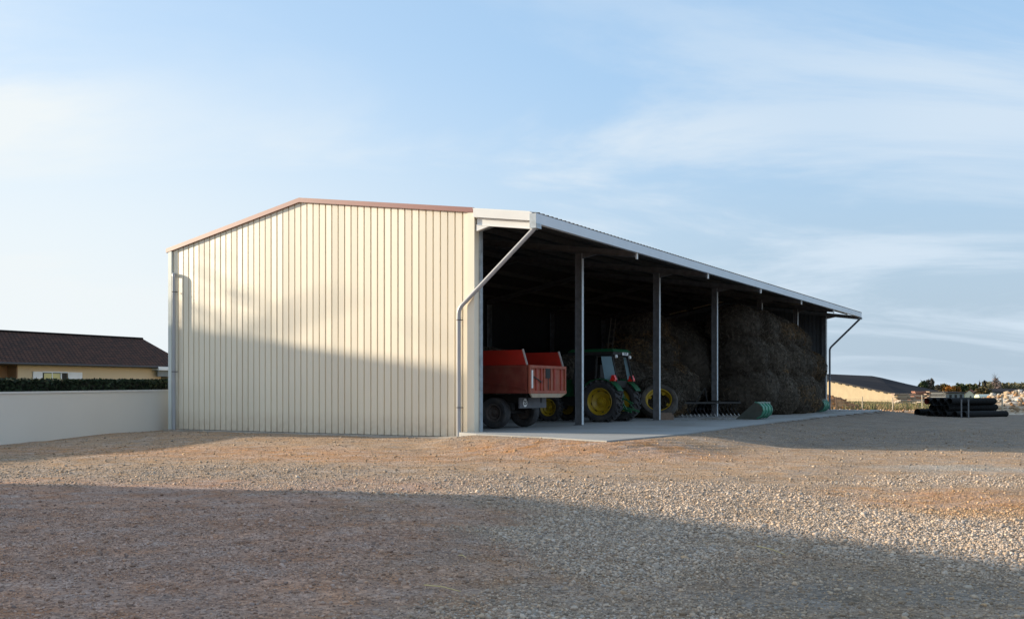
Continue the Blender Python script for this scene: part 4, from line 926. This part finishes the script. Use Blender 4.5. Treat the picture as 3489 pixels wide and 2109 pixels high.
# rubble heap
def mound(name, label, cat, cx_, cy_, rx, ry, h, cols, nrock, rs, seed, parts=None):
    root = thing(name, label, cat, (cx_, cy_, 0)); n = 70
    u = np.linspace(-1.25, 1.25, n); U, V_ = np.meshgrid(u, u); U = U.ravel(); V_ = V_.ravel(); r = np.hypot(U, V_)
    nz = fbm(U*2.4+seed, V_*2.4+seed, seed, 4); hh = h*np.clip(1.15-r, 0, 1)**.8*(.55+.9*nz) 
    X = U*rx; Y = V_*ry; Z = ground(X+cx_, Y+cy_) - .06 + hh
    I_ = (np.arange(n-1)[:,None]*n+np.arange(n-1)[None,:]).ravel(); F_ = np.stack([I_,I_+1,I_+1+n,I_+n],1)
    c_ = np.array(cols)[np.minimum((nz*len(cols)*1.2).astype(int), len(cols)-1)]
    np_mesh('earth', np.stack([X,Y,Z],1), F_, M_dirt, root, cols=c_, smooth=True)
    if nrock:
        i = rng.integers(0, len(X), nrock*3); i = i[hh[i] > .08*h][:nrock]; m_ = len(i)
        xx = X[i]+rng.normal(0,.1,m_); yy = Y[i]+rng.normal(0,.1,m_); zz2 = Z[i]
        s_ = rs*(.35+rng.random(m_)**2.5*1.6); cc = np.array(cols)[rng.integers(0,len(cols),m_)]*(.7+.6*rng.random((m_,1)))
        A_ = scatter_mesh(xx, yy, zz2, s_, cc, ico_verts(), .25, (.5,1.)); r_o = np_mesh('rock', A_[0], A_[1], M_stone, root, cols=np.clip(A_[2],.02,.9)); r_o['kind'] = 'stuff'
    return root, (X, Y, Z, n)
M_dirt = vcol_mat('heaped_dirt', .95, bump=.8, bscale=8, var=.35, nscale=5)
rub, gr_ = mound('rubble_heap', 'tan heap of earth and broken stone behind the weathered post', 'rubble heap', 35.6, 68.5, 6.2, 4.0, 1.45, [(.34,.24,.15),(.40,.30,.20),(.42,.33,.24),(.55,.48,.40),(.36,.20,.10)], 1700, .10, 31)
# white sheet draped on it
n = 40; u = np.linspace(0,1,n); U, V_ = np.meshgrid(u, u); X = 33.9 + U.ravel()*5.5 + V_.ravel()*.6; Y = 65.6 + V_.ravel()*2.2
def mound_z(X, Y):
    Ul = (X-35.6)/6.2; Vl = (Y-68.5)/4.0; r = np.hypot(Ul, Vl); nz = fbm(Ul*2.4+31, Vl*2.4+31, 31, 4)
    return ground(X, Y)-.06 + 1.45*np.clip(1.15-r,0,1)**.8*(.55+.9*nz)
Z = mound_z(X, Y) + .10 + .14*fbm(X*1.6, Y*1.6, 3, 4)
edge = np.minimum.reduce([U.ravel(), 1-U.ravel(), V_.ravel(), 1-V_.ravel()]); Z -= .18*sm(.08, 0, edge)
I_ = (np.arange(n-1)[:,None]*n+np.arange(n-1)[None,:]).ravel(); jag = fbm(U.ravel()[I_]*6, V_.ravel()[I_]*6, 9, 3)
I_ = I_[~((edge[I_] < .12) & (jag > .5))]
o = np_mesh('plastic_sheet', np.stack([X,Y,Z],1), np.stack([I_,I_+1,I_+1+n,I_+n],1), M_sheet, smooth=True); tag(o, 'crumpled white plastic sheet lying over the rubble heap', 'plastic sheet')
so = o.modifiers.new('s','SOLIDIFY'); so.thickness = .02
mound('dirt_heap', 'low orange heap of dirt behind the dark fence post', 'dirt heap', 25.3, 80.5, 2.3, 1.4, .95, [(.36,.17,.07),(.42,.22,.10),(.28,.14,.07)], 250, .07, 12)
mound('dirt_bank', 'long low pebbly bank of orange dirt along the fence', 'dirt bank', 27.0, 72.0, 7.0, 1.0, .16, [(.44,.27,.15),(.55,.40,.28),(.36,.2,.1)], 500, .06, 15)

# dry grass along the fence
n = 26000; X = 20+rng.random(n)*24; Y = 78+rng.random(n)**1.5*45; cl = fbm(X*.5, Y*.5, 8, 3); k = rng.random(n) < sm(.35,.6,cl); X, Y = X[k], Y[k]; n = len(X); Z = ground(X, Y)
H = (.12+.30*rng.random(n))*(1+.8*sm(110,80,Y)*(rng.random(n) < .15)); w_ = .02+.02*rng.random(n); a = rng.random(n)*PI; lean = rng.normal(0,.12,(n,2))
V = np.stack([np.stack([X-w_*np.cos(a),Y-w_*np.sin(a),Z-.02],1), np.stack([X+w_*np.cos(a),Y+w_*np.sin(a),Z-.02],1), np.stack([X+lean[:,0]*H*3,Y+lean[:,1]*H*3,Z+H],1)],1).reshape(-1,3)
cc = np.where(rng.random((n,1)) < .55, np.array([[.30,.22,.12]]), np.array([[.12,.14,.05]]))*(.6+.8*rng.random((n,1)))
kind(np_mesh('dry_grass', V, (np.arange(n)[:,None]*3+np.array([0,1,2])), M_leaf, cols=np.repeat(cc,3,0)), 'stuff', 'dry grass and weeds behind the fence')

# low barn at the right end
def px3(x, y, D): return Vector(((x-1231)/2429*D, D, 1.2 + (941-y)*D/2429))
lb = thing('low_barn', 'low barn with a tan wall and a broad dark grey roof beyond the fence', 'barn')
wtopL, wtopR = px3(1975,911.5,160), px3(2158,948.,140)
mb = MB(); bk = Vector((9, 3, 0))
mb.hexa([Vector((wtopL.x,wtopL.y,-2)), Vector((wtopR.x,wtopR.y,-2)), Vector((wtopR.x,wtopR.y,-2))+bk, Vector((wtopL.x,wtopL.y,-2))+bk], [wtopL, wtopR, wtopR+bk-Vector((0,0,1.)), wtopL+bk-Vector((0,0,1.))]); obj('wall', mb, M_barnw, lb)
rp = [px3(1972,909.5,159.6), px3(2158,946.5,139.6), px3(2192,945.5,150), px3(2262,941.5,165), px3(2240,936.5,175), px3(2180,923,180), px3(2120,908.5,184), px3(2097,904.2,186), px3(1960,898,186)]
mb = MB(); n = len(rp); mid = sum(rp, Vector())/n; th = Vector((0,0,-.18)); mb.add(rp + [p+th for p in rp] + [mid, mid+th], [(i,(i+1)%n,2*n) for i in range(n)] + [((i+1)%n+n,i+n,2*n+1) for i in range(n)] + [(i,i+n,(i+1)%n+n,(i+1)%n) for i in range(n)])
br = obj('roof', mb, M_barnr, lb)
for k in range(10):
    t = .06+k*.098; p = wtopL.lerp(wtopR, t); q = wtopL.lerp(wtopR, t+.040); nn_ = Vector((wtopR.y-wtopL.y, -(wtopR.x-wtopL.x), 0)).normalized()*.12
    mb = MB(); mb.hexa([p+nn_*.2+Vector((0,0,-.22)), q+nn_*.2+Vector((0,0,-.22)), q+nn_+Vector((0,0,-.22)), p+nn_+Vector((0,0,-.22))],[p+nn_*.2+Vector((0,0,.0)), q+nn_*.2+Vector((0,0,.0)), q+nn_+Vector((0,0,.0)), p+nn_+Vector((0,0,.0))]); obj('eave_vent', mb, M_chas, lb)
# timber stacks beyond the fence
M_tim = [mat('stacked_timber', (.34,.25,.19), .9, 0, .3, 1.5, dirt=(.20,.10,.07), dscale=.8, stretch=(.3,1,6)), mat('stacked_timber_pale', (.48,.40,.32), .9, 0, .25, 1.5, stretch=(.3,1,6)), mat('stacked_timber_red', (.36,.17,.11), .9, 0, .25, 1.5, stretch=(.3,1,6))]
def stack(x0, x1, D, z0, z1, label, mi, gaps=.1):
    r = thing('timber_stack', label, 'timber stack', (0,0,0), 0, 'timber stacks beyond the fence'); rr = random.Random(int(x0)); X0, X1 = (x0-1231)/2429*D, (x1-1231)/2429*D
    z = z0; li = 0; mb = MB()
    while z < z1:
        t = rr.uniform(.08,.16); x = X0 + rr.uniform(0,.6)
        while x < X1:
            ln = rr.uniform(1.2,3.2); yy = D + rr.uniform(-.15,.15); mb.box((x,yy,z),(min(x+ln,X1+.3),yy+1.1,z+t*.8)); x += ln + rr.uniform(.02,.25)
        z += t + (.05 if li % 3 == 2 else 0); li += 1
    obj('timber_layer', mb, M_tim[mi], r); return r
stack(2150,2195,112,-.55,1.02,'grey brown timber stack beside the end of the tan barn wall',0)
stack(2190,2232,114,-.5,1.12,'reddish timber stack between two duller stacks',2)
stack(2228,2272,113,-.5,1.1,'brown timber stack behind the top row of pipes',0)
stack(2152,2215,106,-.5,.30,'low pale timber stack in front of the reddish one',1)
stack(2205,2262,104,-.5,.15,'low pale timber stack right behind the pipes',1)

# far buildings
def far_house(name, label, x0, x1, ytop, ye, D, wm, rm_, gable_left=True, zb=None):
    r = thing(name, label, 'house' if 'house' in name or 'cottage' in name else 'barn'); X0, X1 = (x0-1231)/2429*D, (x1-1231)/2429*D; zt_ = 1.2+(941-ytop)*D/2429; zE = 1.2+(941-ye)*D/2429; zb = -2.6
    L_ = (X1-X0)*1.2
    mb = MB(); mb.add([(X0,D,zb),(X1,D,zb),(X1,D,zE),((X0+X1)/2,D,zt_-.1),(X0,D,zE),(X0+2,D+L_,zb),(X1+2,D+L_,zb),(X1+2,D+L_,zE),((X0+X1)/2+2,D+L_,zt_-.1),(X0+2,D+L_,zE)], [(0,1,2,3,4),(9,8,7,6,5),(1,6,7,2),(0,4,9,5)]); obj('wall', mb, wm, r)
    mb = MB(); e = .35; sl = (zt_-zE)/((X1-X0)/2); xm = (X0+X1)/2
    for sg, xe in ((-1,X0),(1,X1)):
        mb.hexa([(xe+sg*e,D-e,zE-sl*e),(xm,D-e,zt_),(xm+2,D+L_+e,zt_),(xe+2+sg*e,D+L_+e,zE-sl*e)],[(xe+sg*e,D-e,zE-sl*e+.15),(xm,D-e,zt_+.15),(xm+2,D+L_+e,zt_+.15),(xe+2+sg*e,D+L_+e,zE-sl*e+.15)])
    obj('roof', mb, rm_, r)
    mb = MB(); w = (X1-X0); mb.box((X0+w*.55,D-.06,zE-2.2),(X0+w*.75,D-.01,zE-.9)); obj('window', mb, M_glass, r)
    return r
far_house('far_house', 'small cream house with a red roof beside the two dark conifers', 2321, 2341, 937.5, 945, 300, M_cream2, M_redroof)
far_house('far_cottage', 'tiny cream gabled cottage just above the rubble heap', 2381, 2398, 938.5, 942.5, 320, M_cream2, M_tile)
def long_barn(name, label, x0, x1, yt, ye, yb, D, wm, rm_):
    r = thing(name, label, 'barn'); X0, X1 = (x0-1231)/2429*D, (x1-1231)/2429*D; zt_ = 1.2+(941-yt)*D/2429; zE = 1.2+(941-ye)*D/2429
    mb = MB(); mb.box((X0,D,-2.6),(X1,D+10,zE-.05)); obj('wall', mb, wm, r)
    mb = MB(); mb.hexa([(X0-.4,D-.4,zE),(X1+.4,D-.4,zE),(X1+.4,D+5,zt_-.15),(X0-.4,D+5,zt_-.15)],[(X0-.4,D-.4,zE+.15),(X1+.4,D-.4,zE+.15),(X1+.4,D+5,zt_),(X0-.4,D+5,zt_)]); mb.hexa([(X0-.4,D+5.01,zt_-.15),(X1+.4,D+5.01,zt_-.15),(X1+.4,D+10.4,zE),(X0-.4,D+10.4,zE)],[(X0-.4,D+5.01,zt_),(X1+.4,D+5.01,zt_),(X1+.4,D+10.4,zE+.15),(X0-.4,D+10.4,zE+.15)]); obj('roof', mb, rm_, r)
    for k in range(3):
        xx = X0 + (X1-X0)*(.2+.28*k); mb = MB(); mb.box((xx,D-.06,zE-1.6),(xx+(X1-X0)*.12,D-.005,zE-.4)); obj('doorway', mb, M_chas, r)
long_barn('distant_shed', 'low dark open shed next to the far cream house', 2274, 2319, 941.5, 945, 955, 230, M_greyf, M_barnr)
long_barn('distant_barn', 'long grey roofed barn behind the rubble heap at the edge of the view', 2392, 2560, 934.5, 944, 955, 240, M_greyf, M_barnr)
tk = thing('storage_tank', 'pale cylindrical tank with a yellowish round end left of the rubble', 'tank', (*pp(2349,150), -.25), math.radians(-68))
mb = MB(); mb.lathe_y([(.001,-.08),(.38,-.03),(.48,.0)], (0,0,.5), 20); obj('tank_end', mb, M_tankend, tk, smooth=True)
mb = MB(); mb.lathe_y([(.48,0),(.5,.05),(.5,2.9),(.3,3.0),(.001,3.05)], (0,0,.5), 20); obj('tank_body', mb, M_tank, tk, smooth=True)

# ------------------------------------------------------------------ trees
def tree(name, label, px_, D, ytop, wpx, cols, dens=1500, trunk=True, bare=False, leaf=.35, shape='round', group=None, basez=None):
    X = (px_-1231)/2429*D; zt_ = 1.2+(941-ytop)*D/2429; zb = gz(X, D) if basez is None else basez; H_ = zt_-zb; Wd = wpx/2429*D/2
    r = thing(name, label, 'tree', (X, D, zb), 0, group); rr = random.Random(int(px_*7+D))
    mb = MB(); mb.tube([(0,0,-.2),(.05*H_*.2,0,H_*.35),(-.03*H_,.0,H_*.75),(0,0,H_*.93)], [H_*.035,H_*.026,H_*.014,H_*.004], 7)
    br = []
    for k in range(14 if bare else 9):
        t = rr.uniform(.25,.85); an_ = rr.uniform(0,2*PI); e = Wd*rr.uniform(.6,1.05)*(1-t*.35); up_ = H_*rr.uniform(.08,.28)
        p1 = Vector((0,0,H_*t)); p2 = p1 + Vector((math.cos(an_)*e*.5, math.sin(an_)*e*.5, up_*.6)); p3 = p1 + Vector((math.cos(an_)*e, math.sin(an_)*e, up_)); mb.tube([p1,p2,p3], [H_*.012,H_*.008,H_*.003], 5); br.append((p2,p3))
        if bare:
            for q in range(6):
                b0 = p2.lerp(p3, rr.random()); mb.tube([b0, b0+Vector((rr.gauss(0,.3)*Wd, rr.gauss(0,.3)*Wd, abs(rr.gauss(.10,.08))*H_))], [H_*.004,H_*.0015], 4)
    obj('trunk', mb, M_bark, r)
    n = dens; clumps = []
    for k in range(26):
        if shape == 'cone':
            t = rr.random()**1.2; ra = Wd*(1-t)*rr.uniform(.5,1); an_ = rr.uniform(0,2*PI); clumps.append((math.cos(an_)*ra, math.sin(an_)*ra, H_*(.12+.86*t), Wd*.32*(1-t*.6), .05*H_))
        else:
            th = rr.uniform(0,2*PI); ph = math.acos(rr.uniform(-.75,1)); q = rr.uniform(.45,.92)
            clumps.append((math.cos(th)*math.sin(ph)*Wd*q, math.sin(th)*math.sin(ph)*Wd*q, H_*(.60+.38*q*math.cos(ph)), Wd*rr.uniform(.22,.36), H_*rr.uniform(.07,.12)))
    cl = np.array(clumps); id_ = rng.integers(0, len(cl), n); P = cl[id_,:3] + rng.normal(0,.5,(n,3))*np.stack([cl[id_,3],cl[id_,3],cl[id_,4]],1)
    P = P[P[:,2] > H_*.08]; n = len(P); ct = np.array(cols)[rng.integers(0,len(cols),len(cl))][id_[:n]]
    leaf_quads(P, leaf*(.55 if bare else 1), .55+.9*rng.random(n), ct, 'crown', r)
    return r
G1 = [(.05,.075,.03),(.07,.09,.035),(.04,.06,.028)]; OR = [(.26,.12,.03),(.20,.13,.04),(.12,.11,.04)]; GY_ = [(.13,.11,.10),(.10,.10,.075),(.15,.12,.10)]; OL = [(.11,.12,.045),(.14,.12,.05),(.08,.10,.04)]
tree('broadleaf_tree', 'dark green round tree at the right end of the grey barn roof', 2219, 250, 914, 22, G1, 1600, leaf=.22)
tree('broadleaf_tree', 'greyish half bare tree right beside the dark green round tree', 2235, 250, 910.5, 22, GY_, 1500, leaf=.2)
tree('broadleaf_tree', 'small pale twiggy tree between the grey tree and the orange bushes', 2254, 300, 925, 16, GY_, 700, leaf=.2)
for i, (px_, D_, yt, wp, cs, lb_) in enumerate([(2270,300,924,24,OR,'orange brown autumn tree at the start of the far tree row'),(2284,290,927,22,[(.33,.13,.02),(.28,.15,.03)],'brightest orange autumn tree in the far row'),(2298,300,925,24,OR,'rusty tree between the bright orange tree and the green ones'),
        (2312,300,921,24,G1,'tallest dark green tree in the far tree row'),(2328,310,922,24,OL,'olive green tree behind the red roofed far house'),(2344,310,924,22,OL,'olive tree just before the twin conifers')]):
    tree('far_tree', lb_, px_, D_, yt, wp, cs, 1300, leaf=.28, group='far row of autumn trees')
tp = Lx*(-47) + Px*30.9
tree('garden_tree', 'tall thinly leaved garden tree behind the tall beige house', 1231+tp.x/tp.y*2429, tp.y, 941-(12.4-1.2)*2429/tp.y, 5.6*2429/tp.y, OL, 750, leaf=.13)
tree('conifer', 'thin dark conifer beside the far house, the shorter of two', 2356, 250, 915, 10, [(.025,.03,.03),(.03,.03,.025)], 700, leaf=.17, shape='cone', group='twin dark conifers')
tree('conifer', 'thin dark conifer, the taller of two above the tank', 2368, 250, 912.5, 11, [(.025,.03,.03),(.03,.03,.025)], 750, leaf=.17, shape='cone', group='twin dark conifers')
tree('bush', 'brown leafy bush between the conifers and the far cottage', 2364, 240, 931, 34, [(.12,.08,.03),(.08,.07,.03)], 1200, leaf=.22)
tree('bare_tree', 'pinkish bare tree rising above the far tree line', 2396, 300, 906.5, 22, [(.22,.17,.16),(.26,.2,.19)], 650, bare=True, leaf=.25)
n = 26000; px_ = 2362 + rng.random(n)*260; D_ = 380+rng.random(n)*60; X = (px_-1231)/2429*D_; hmax = 2.6+3.2*fbm(X*.12, X*0+3, 4, 4); Z = -1.6 + (1.6+hmax)*rng.random(n)**.8
kind(leaf_quads(np.stack([X,D_,Z],1), .38, .55+.9*rng.random(n), np.where((fbm(X*.08, X*0, 6, 3) > .5)[:,None], np.array([[.08,.095,.045]]), np.array([[.12,.11,.06]])), 'treeline'), 'stuff', 'far wood on the horizon')
n = 22000; X = -900 + rng.random(n)*2400; D_ = 700+rng.random(n)*80; Z = -1.5 + (4.5+3*fbm(X*.05, X*0+3, 4, 4))*rng.random(n)
kind(leaf_quads(np.stack([X,D_,Z],1), .9, .55+.9*rng.random(n), (.08,.10,.06), 'treeline'), 'stuff', 'very distant wood along the horizon')

# ------------------------------------------------------------------ straws on the gravel
def straw(x0, y0, x1, y1, label):
    def gp(x, y):
        D = 2429*1.5/(y-941)
        for _ in range(5): D = 2429*(1.2-gz((x-1231)/2429*D, D))/(y-941)
        X = (x-1231)/2429*D; return Vector((X, D, gz(X, D)+.022))
    a, b = gp(x0, y0), gp(x1, y1); mid = (a+b)/2+Vector((0,0,.012)); mb = MB(); mb.tube([a-a, mid-a, b-a], [.005,.0045,.003], 5); o = obj('straw', mb, M_strawb); o.location = a; tag(o, label, 'straw', 'loose straws on the gravel')
straw(1020,1413,1108,1429,'longest pale straw lying on the shaded grey gravel')
straw(1103,1341,1120,1346,'very short straw on the reddish dirt')
straw(1820,1318,1888,1339,'pale straw lying where coarse gravel meets the flat dirt')

# spilled straw on the slab
n = 5200; aa = 14+rng.random(n)*27; oo = 1.0 + rng.random(n)**2.2*2.6 - .6*rng.random(n); oo = oo - .5*(aa > 33)
X = P0.x+gU.x*oo+dU.x*aa; Y = P0.y+gU.y*oo+dU.y*aa; an_ = rng.random(n)*PI*2; L_ = .03+.10*rng.random(n); k = fbm(X*.9, Y*.9, 19, 3) > .47; X, Y, an_, L_ = X[k], Y[k], an_[k], L_[k]; n = len(X)
dx, dy = np.cos(an_)*L_, np.sin(an_)*L_; wx, wy = -np.sin(an_)*.006, np.cos(an_)*.006; zz = np.full(n, .006)
V = np.stack([np.stack([X-dx-wx,Y-dy-wy,zz],1),np.stack([X-dx+wx,Y-dy+wy,zz],1),np.stack([X+dx+wx,Y+dy+wy,zz+.015],1),np.stack([X+dx-wx,Y+dy-wy,zz+.015],1)],1).reshape(-1,3)
kind(np_mesh('spilled_straw', V, np.arange(n)[:,None]*4+np.arange(4), M_hay, cols=np.repeat(np.array([[.26,.20,.12]])*(.5+rng.random((n,1))), 4, 0)), 'stuff', 'spilled straw scattered on the slab in front of the hay')

# ------------------------------------------------------------------ camera
cam = bpy.data.cameras.new('camera'); co = bpy.data.objects.new('camera', cam); C.objects.link(co)
co.location = (0, 0, 1.2); co.rotation_euler = (PI/2, 0, 0)
cam.sensor_width = 36; cam.lens = 36*2429/2463; cam.shift_y = (941-744.5)/2463; cam.clip_end = 9000; cam.clip_start = .05
bpy.context.scene.camera = co

# ------------------------------------------------------------------ sun and sky
EL = math.radians(15.0)
trav = Vector((.962*math.cos(EL), -.272*math.cos(EL), -math.sin(EL))).normalized()
sun = bpy.data.lights.new('sun', 'SUN'); sun.energy = 5.0; sun.angle = math.radians(1.1); sun.color = (1.0, .845, .63)
so = bpy.data.objects.new('sun', sun); C.objects.link(so); so.rotation_euler = trav.to_track_quat('-Z', 'Y').to_euler(); so.location = (-20, 10, 30)
w = bpy.data.worlds.new('World'); bpy.context.scene.world = w; w.use_nodes = True; t = w.node_tree; bg = t.nodes['Background']
sky = nn(t, 'ShaderNodeTexSky', sky_type='NISHITA'); sky.sun_disc = False; sky.sun_elevation = EL
to_sun = -trav; sky.sun_rotation = math.atan2(to_sun.x, to_sun.y)   # clockwise from +Y
sky.air_density = 1.0; sky.dust_density = .7; sky.ozone_density = 2.2; sky.altitude = 200
geo = nn(t, 'ShaderNodeTexCoord'); sx = nn(t, 'ShaderNodeSeparateXYZ'); t.links.new(geo.outputs['Generated'], sx.inputs[0])
def math_(op, a, b=None, clamp=False):
    n = nn(t, 'ShaderNodeMath', operation=op); n.use_clamp = clamp
    for i, v in enumerate((a, b)):
        if v is None: continue
        if isinstance(v, (int, float)): n.inputs[i].default_value = v
        else: t.links.new(v, n.inputs[i])
    return n.outputs[0]
# project the view direction on a high cloud layer (x/z, y/z)
zc = math_('ADD', math_('MAXIMUM', sx.outputs[2], 0.0), .16)
cxn = math_('DIVIDE', sx.outputs[0], zc); cyn = math_('DIVIDE', sx.outputs[1], zc)
cmb = nn(t, 'ShaderNodeCombineXYZ'); t.links.new(cxn, cmb.inputs[0]); t.links.new(cyn, cmb.inputs[1])
mp = nn(t, 'ShaderNodeMapping'); mp.inputs['Rotation'].default_value = (0,0,math.radians(-28)); mp.inputs['Scale'].default_value = (.62,1.2,1); mp.inputs['Location'].default_value = (1.3,.4,0)
t.links.new(cmb.outputs[0], mp.inputs[0])
n1 = nn(t, 'ShaderNodeTexNoise'); n1.inputs['Scale'].default_value = .95; n1.inputs['Detail'].default_value = 12; n1.inputs['Roughness'].default_value = .6; n1.inputs['Distortion'].default_value = .5; t.links.new(mp.outputs[0], n1.inputs['Vector'])
n2 = nn(t, 'ShaderNodeTexNoise'); n2.inputs['Scale'].default_value = .28; n2.inputs['Detail'].default_value = 3; t.links.new(cmb.outputs[0], n2.inputs['Vector'])
def mrange(s, a0, a1, b0, b1, smooth=True):
    r = nn(t, 'ShaderNodeMapRange'); r.interpolation_type = 'SMOOTHSTEP' if smooth else 'LINEAR'; t.links.new(s, r.inputs[0])
    for i, v in enumerate((a0,a1,b0,b1)): r.inputs[i+1].default_value = v
    return r.outputs[0]
wisps = math_('MULTIPLY', mrange(n1.outputs['Fac'], .42, .62, 0, 1), mrange(n2.outputs['Fac'], .40, .54, .15, 1))
west = mrange(sx.outputs[0], .25, -.55, 0., 1.)       # thin veil thickens towards the low sun
low = mrange(sx.outputs[2], .48, .0, .0, 1.)
veil = math_('MULTIPLY', west, math_('ADD', math_('MULTIPLY', low, .85), .10))
cl = math_('ADD', math_('MULTIPLY', wisps, .85), veil, True)
SKY_K = .14
up_ = nn(t, 'ShaderNodeMix', data_type='RGBA'); up_.inputs[0].default_value = .62; t.links.new(sky.outputs[0], up_.inputs[6]); up_.inputs[7].default_value = (2.0, 3.05, 4.25, 1)
hz = nn(t, 'ShaderNodeMix', data_type='RGBA'); t.links.new(mrange(sx.outputs[0], .35, -.45, 0, 1), hz.inputs[0]); hz.inputs[6].default_value = (2.0, 2.5, 3.0, 1); hz.inputs[7].default_value = (3.7, 4.0, 4.15, 1)
hm = nn(t, 'ShaderNodeMix', data_type='RGBA'); t.links.new(mrange(sx.outputs[2], .34, .0, .0, .96), hm.inputs[0]); t.links.new(up_.outputs[2], hm.inputs[6]); t.links.new(hz.outputs[2], hm.inputs[7])
cc_ = nn(t, 'ShaderNodeMix', data_type='RGBA'); t.links.new(mrange(sx.outputs[0], .35, -.45, 0, 1), cc_.inputs[0]); cc_.inputs[6].default_value = (3.0, 3.5, 4.0, 1); cc_.inputs[7].default_value = (3.8, 4.05, 4.15, 1)
mxs = nn(t, 'ShaderNodeMix', data_type='RGBA'); t.links.new(cl, mxs.inputs[0]); t.links.new(hm.outputs[2], mxs.inputs[6]); t.links.new(cc_.outputs[2], mxs.inputs[7])
t.links.new(mxs.outputs[2], bg.inputs['Color']); bg.inputs['Strength'].default_value = SKY_K
sc_ = bpy.context.scene
sc_.view_settings.view_transform = 'Standard'; sc_.view_settings.look = 'None'; sc_.view_settings.gamma = 1; sc_.view_settings.exposure = .72
sc_.cycles.max_bounces = 6; sc_.cycles.diffuse_bounces = 3; sc_.cycles.use_denoising = True
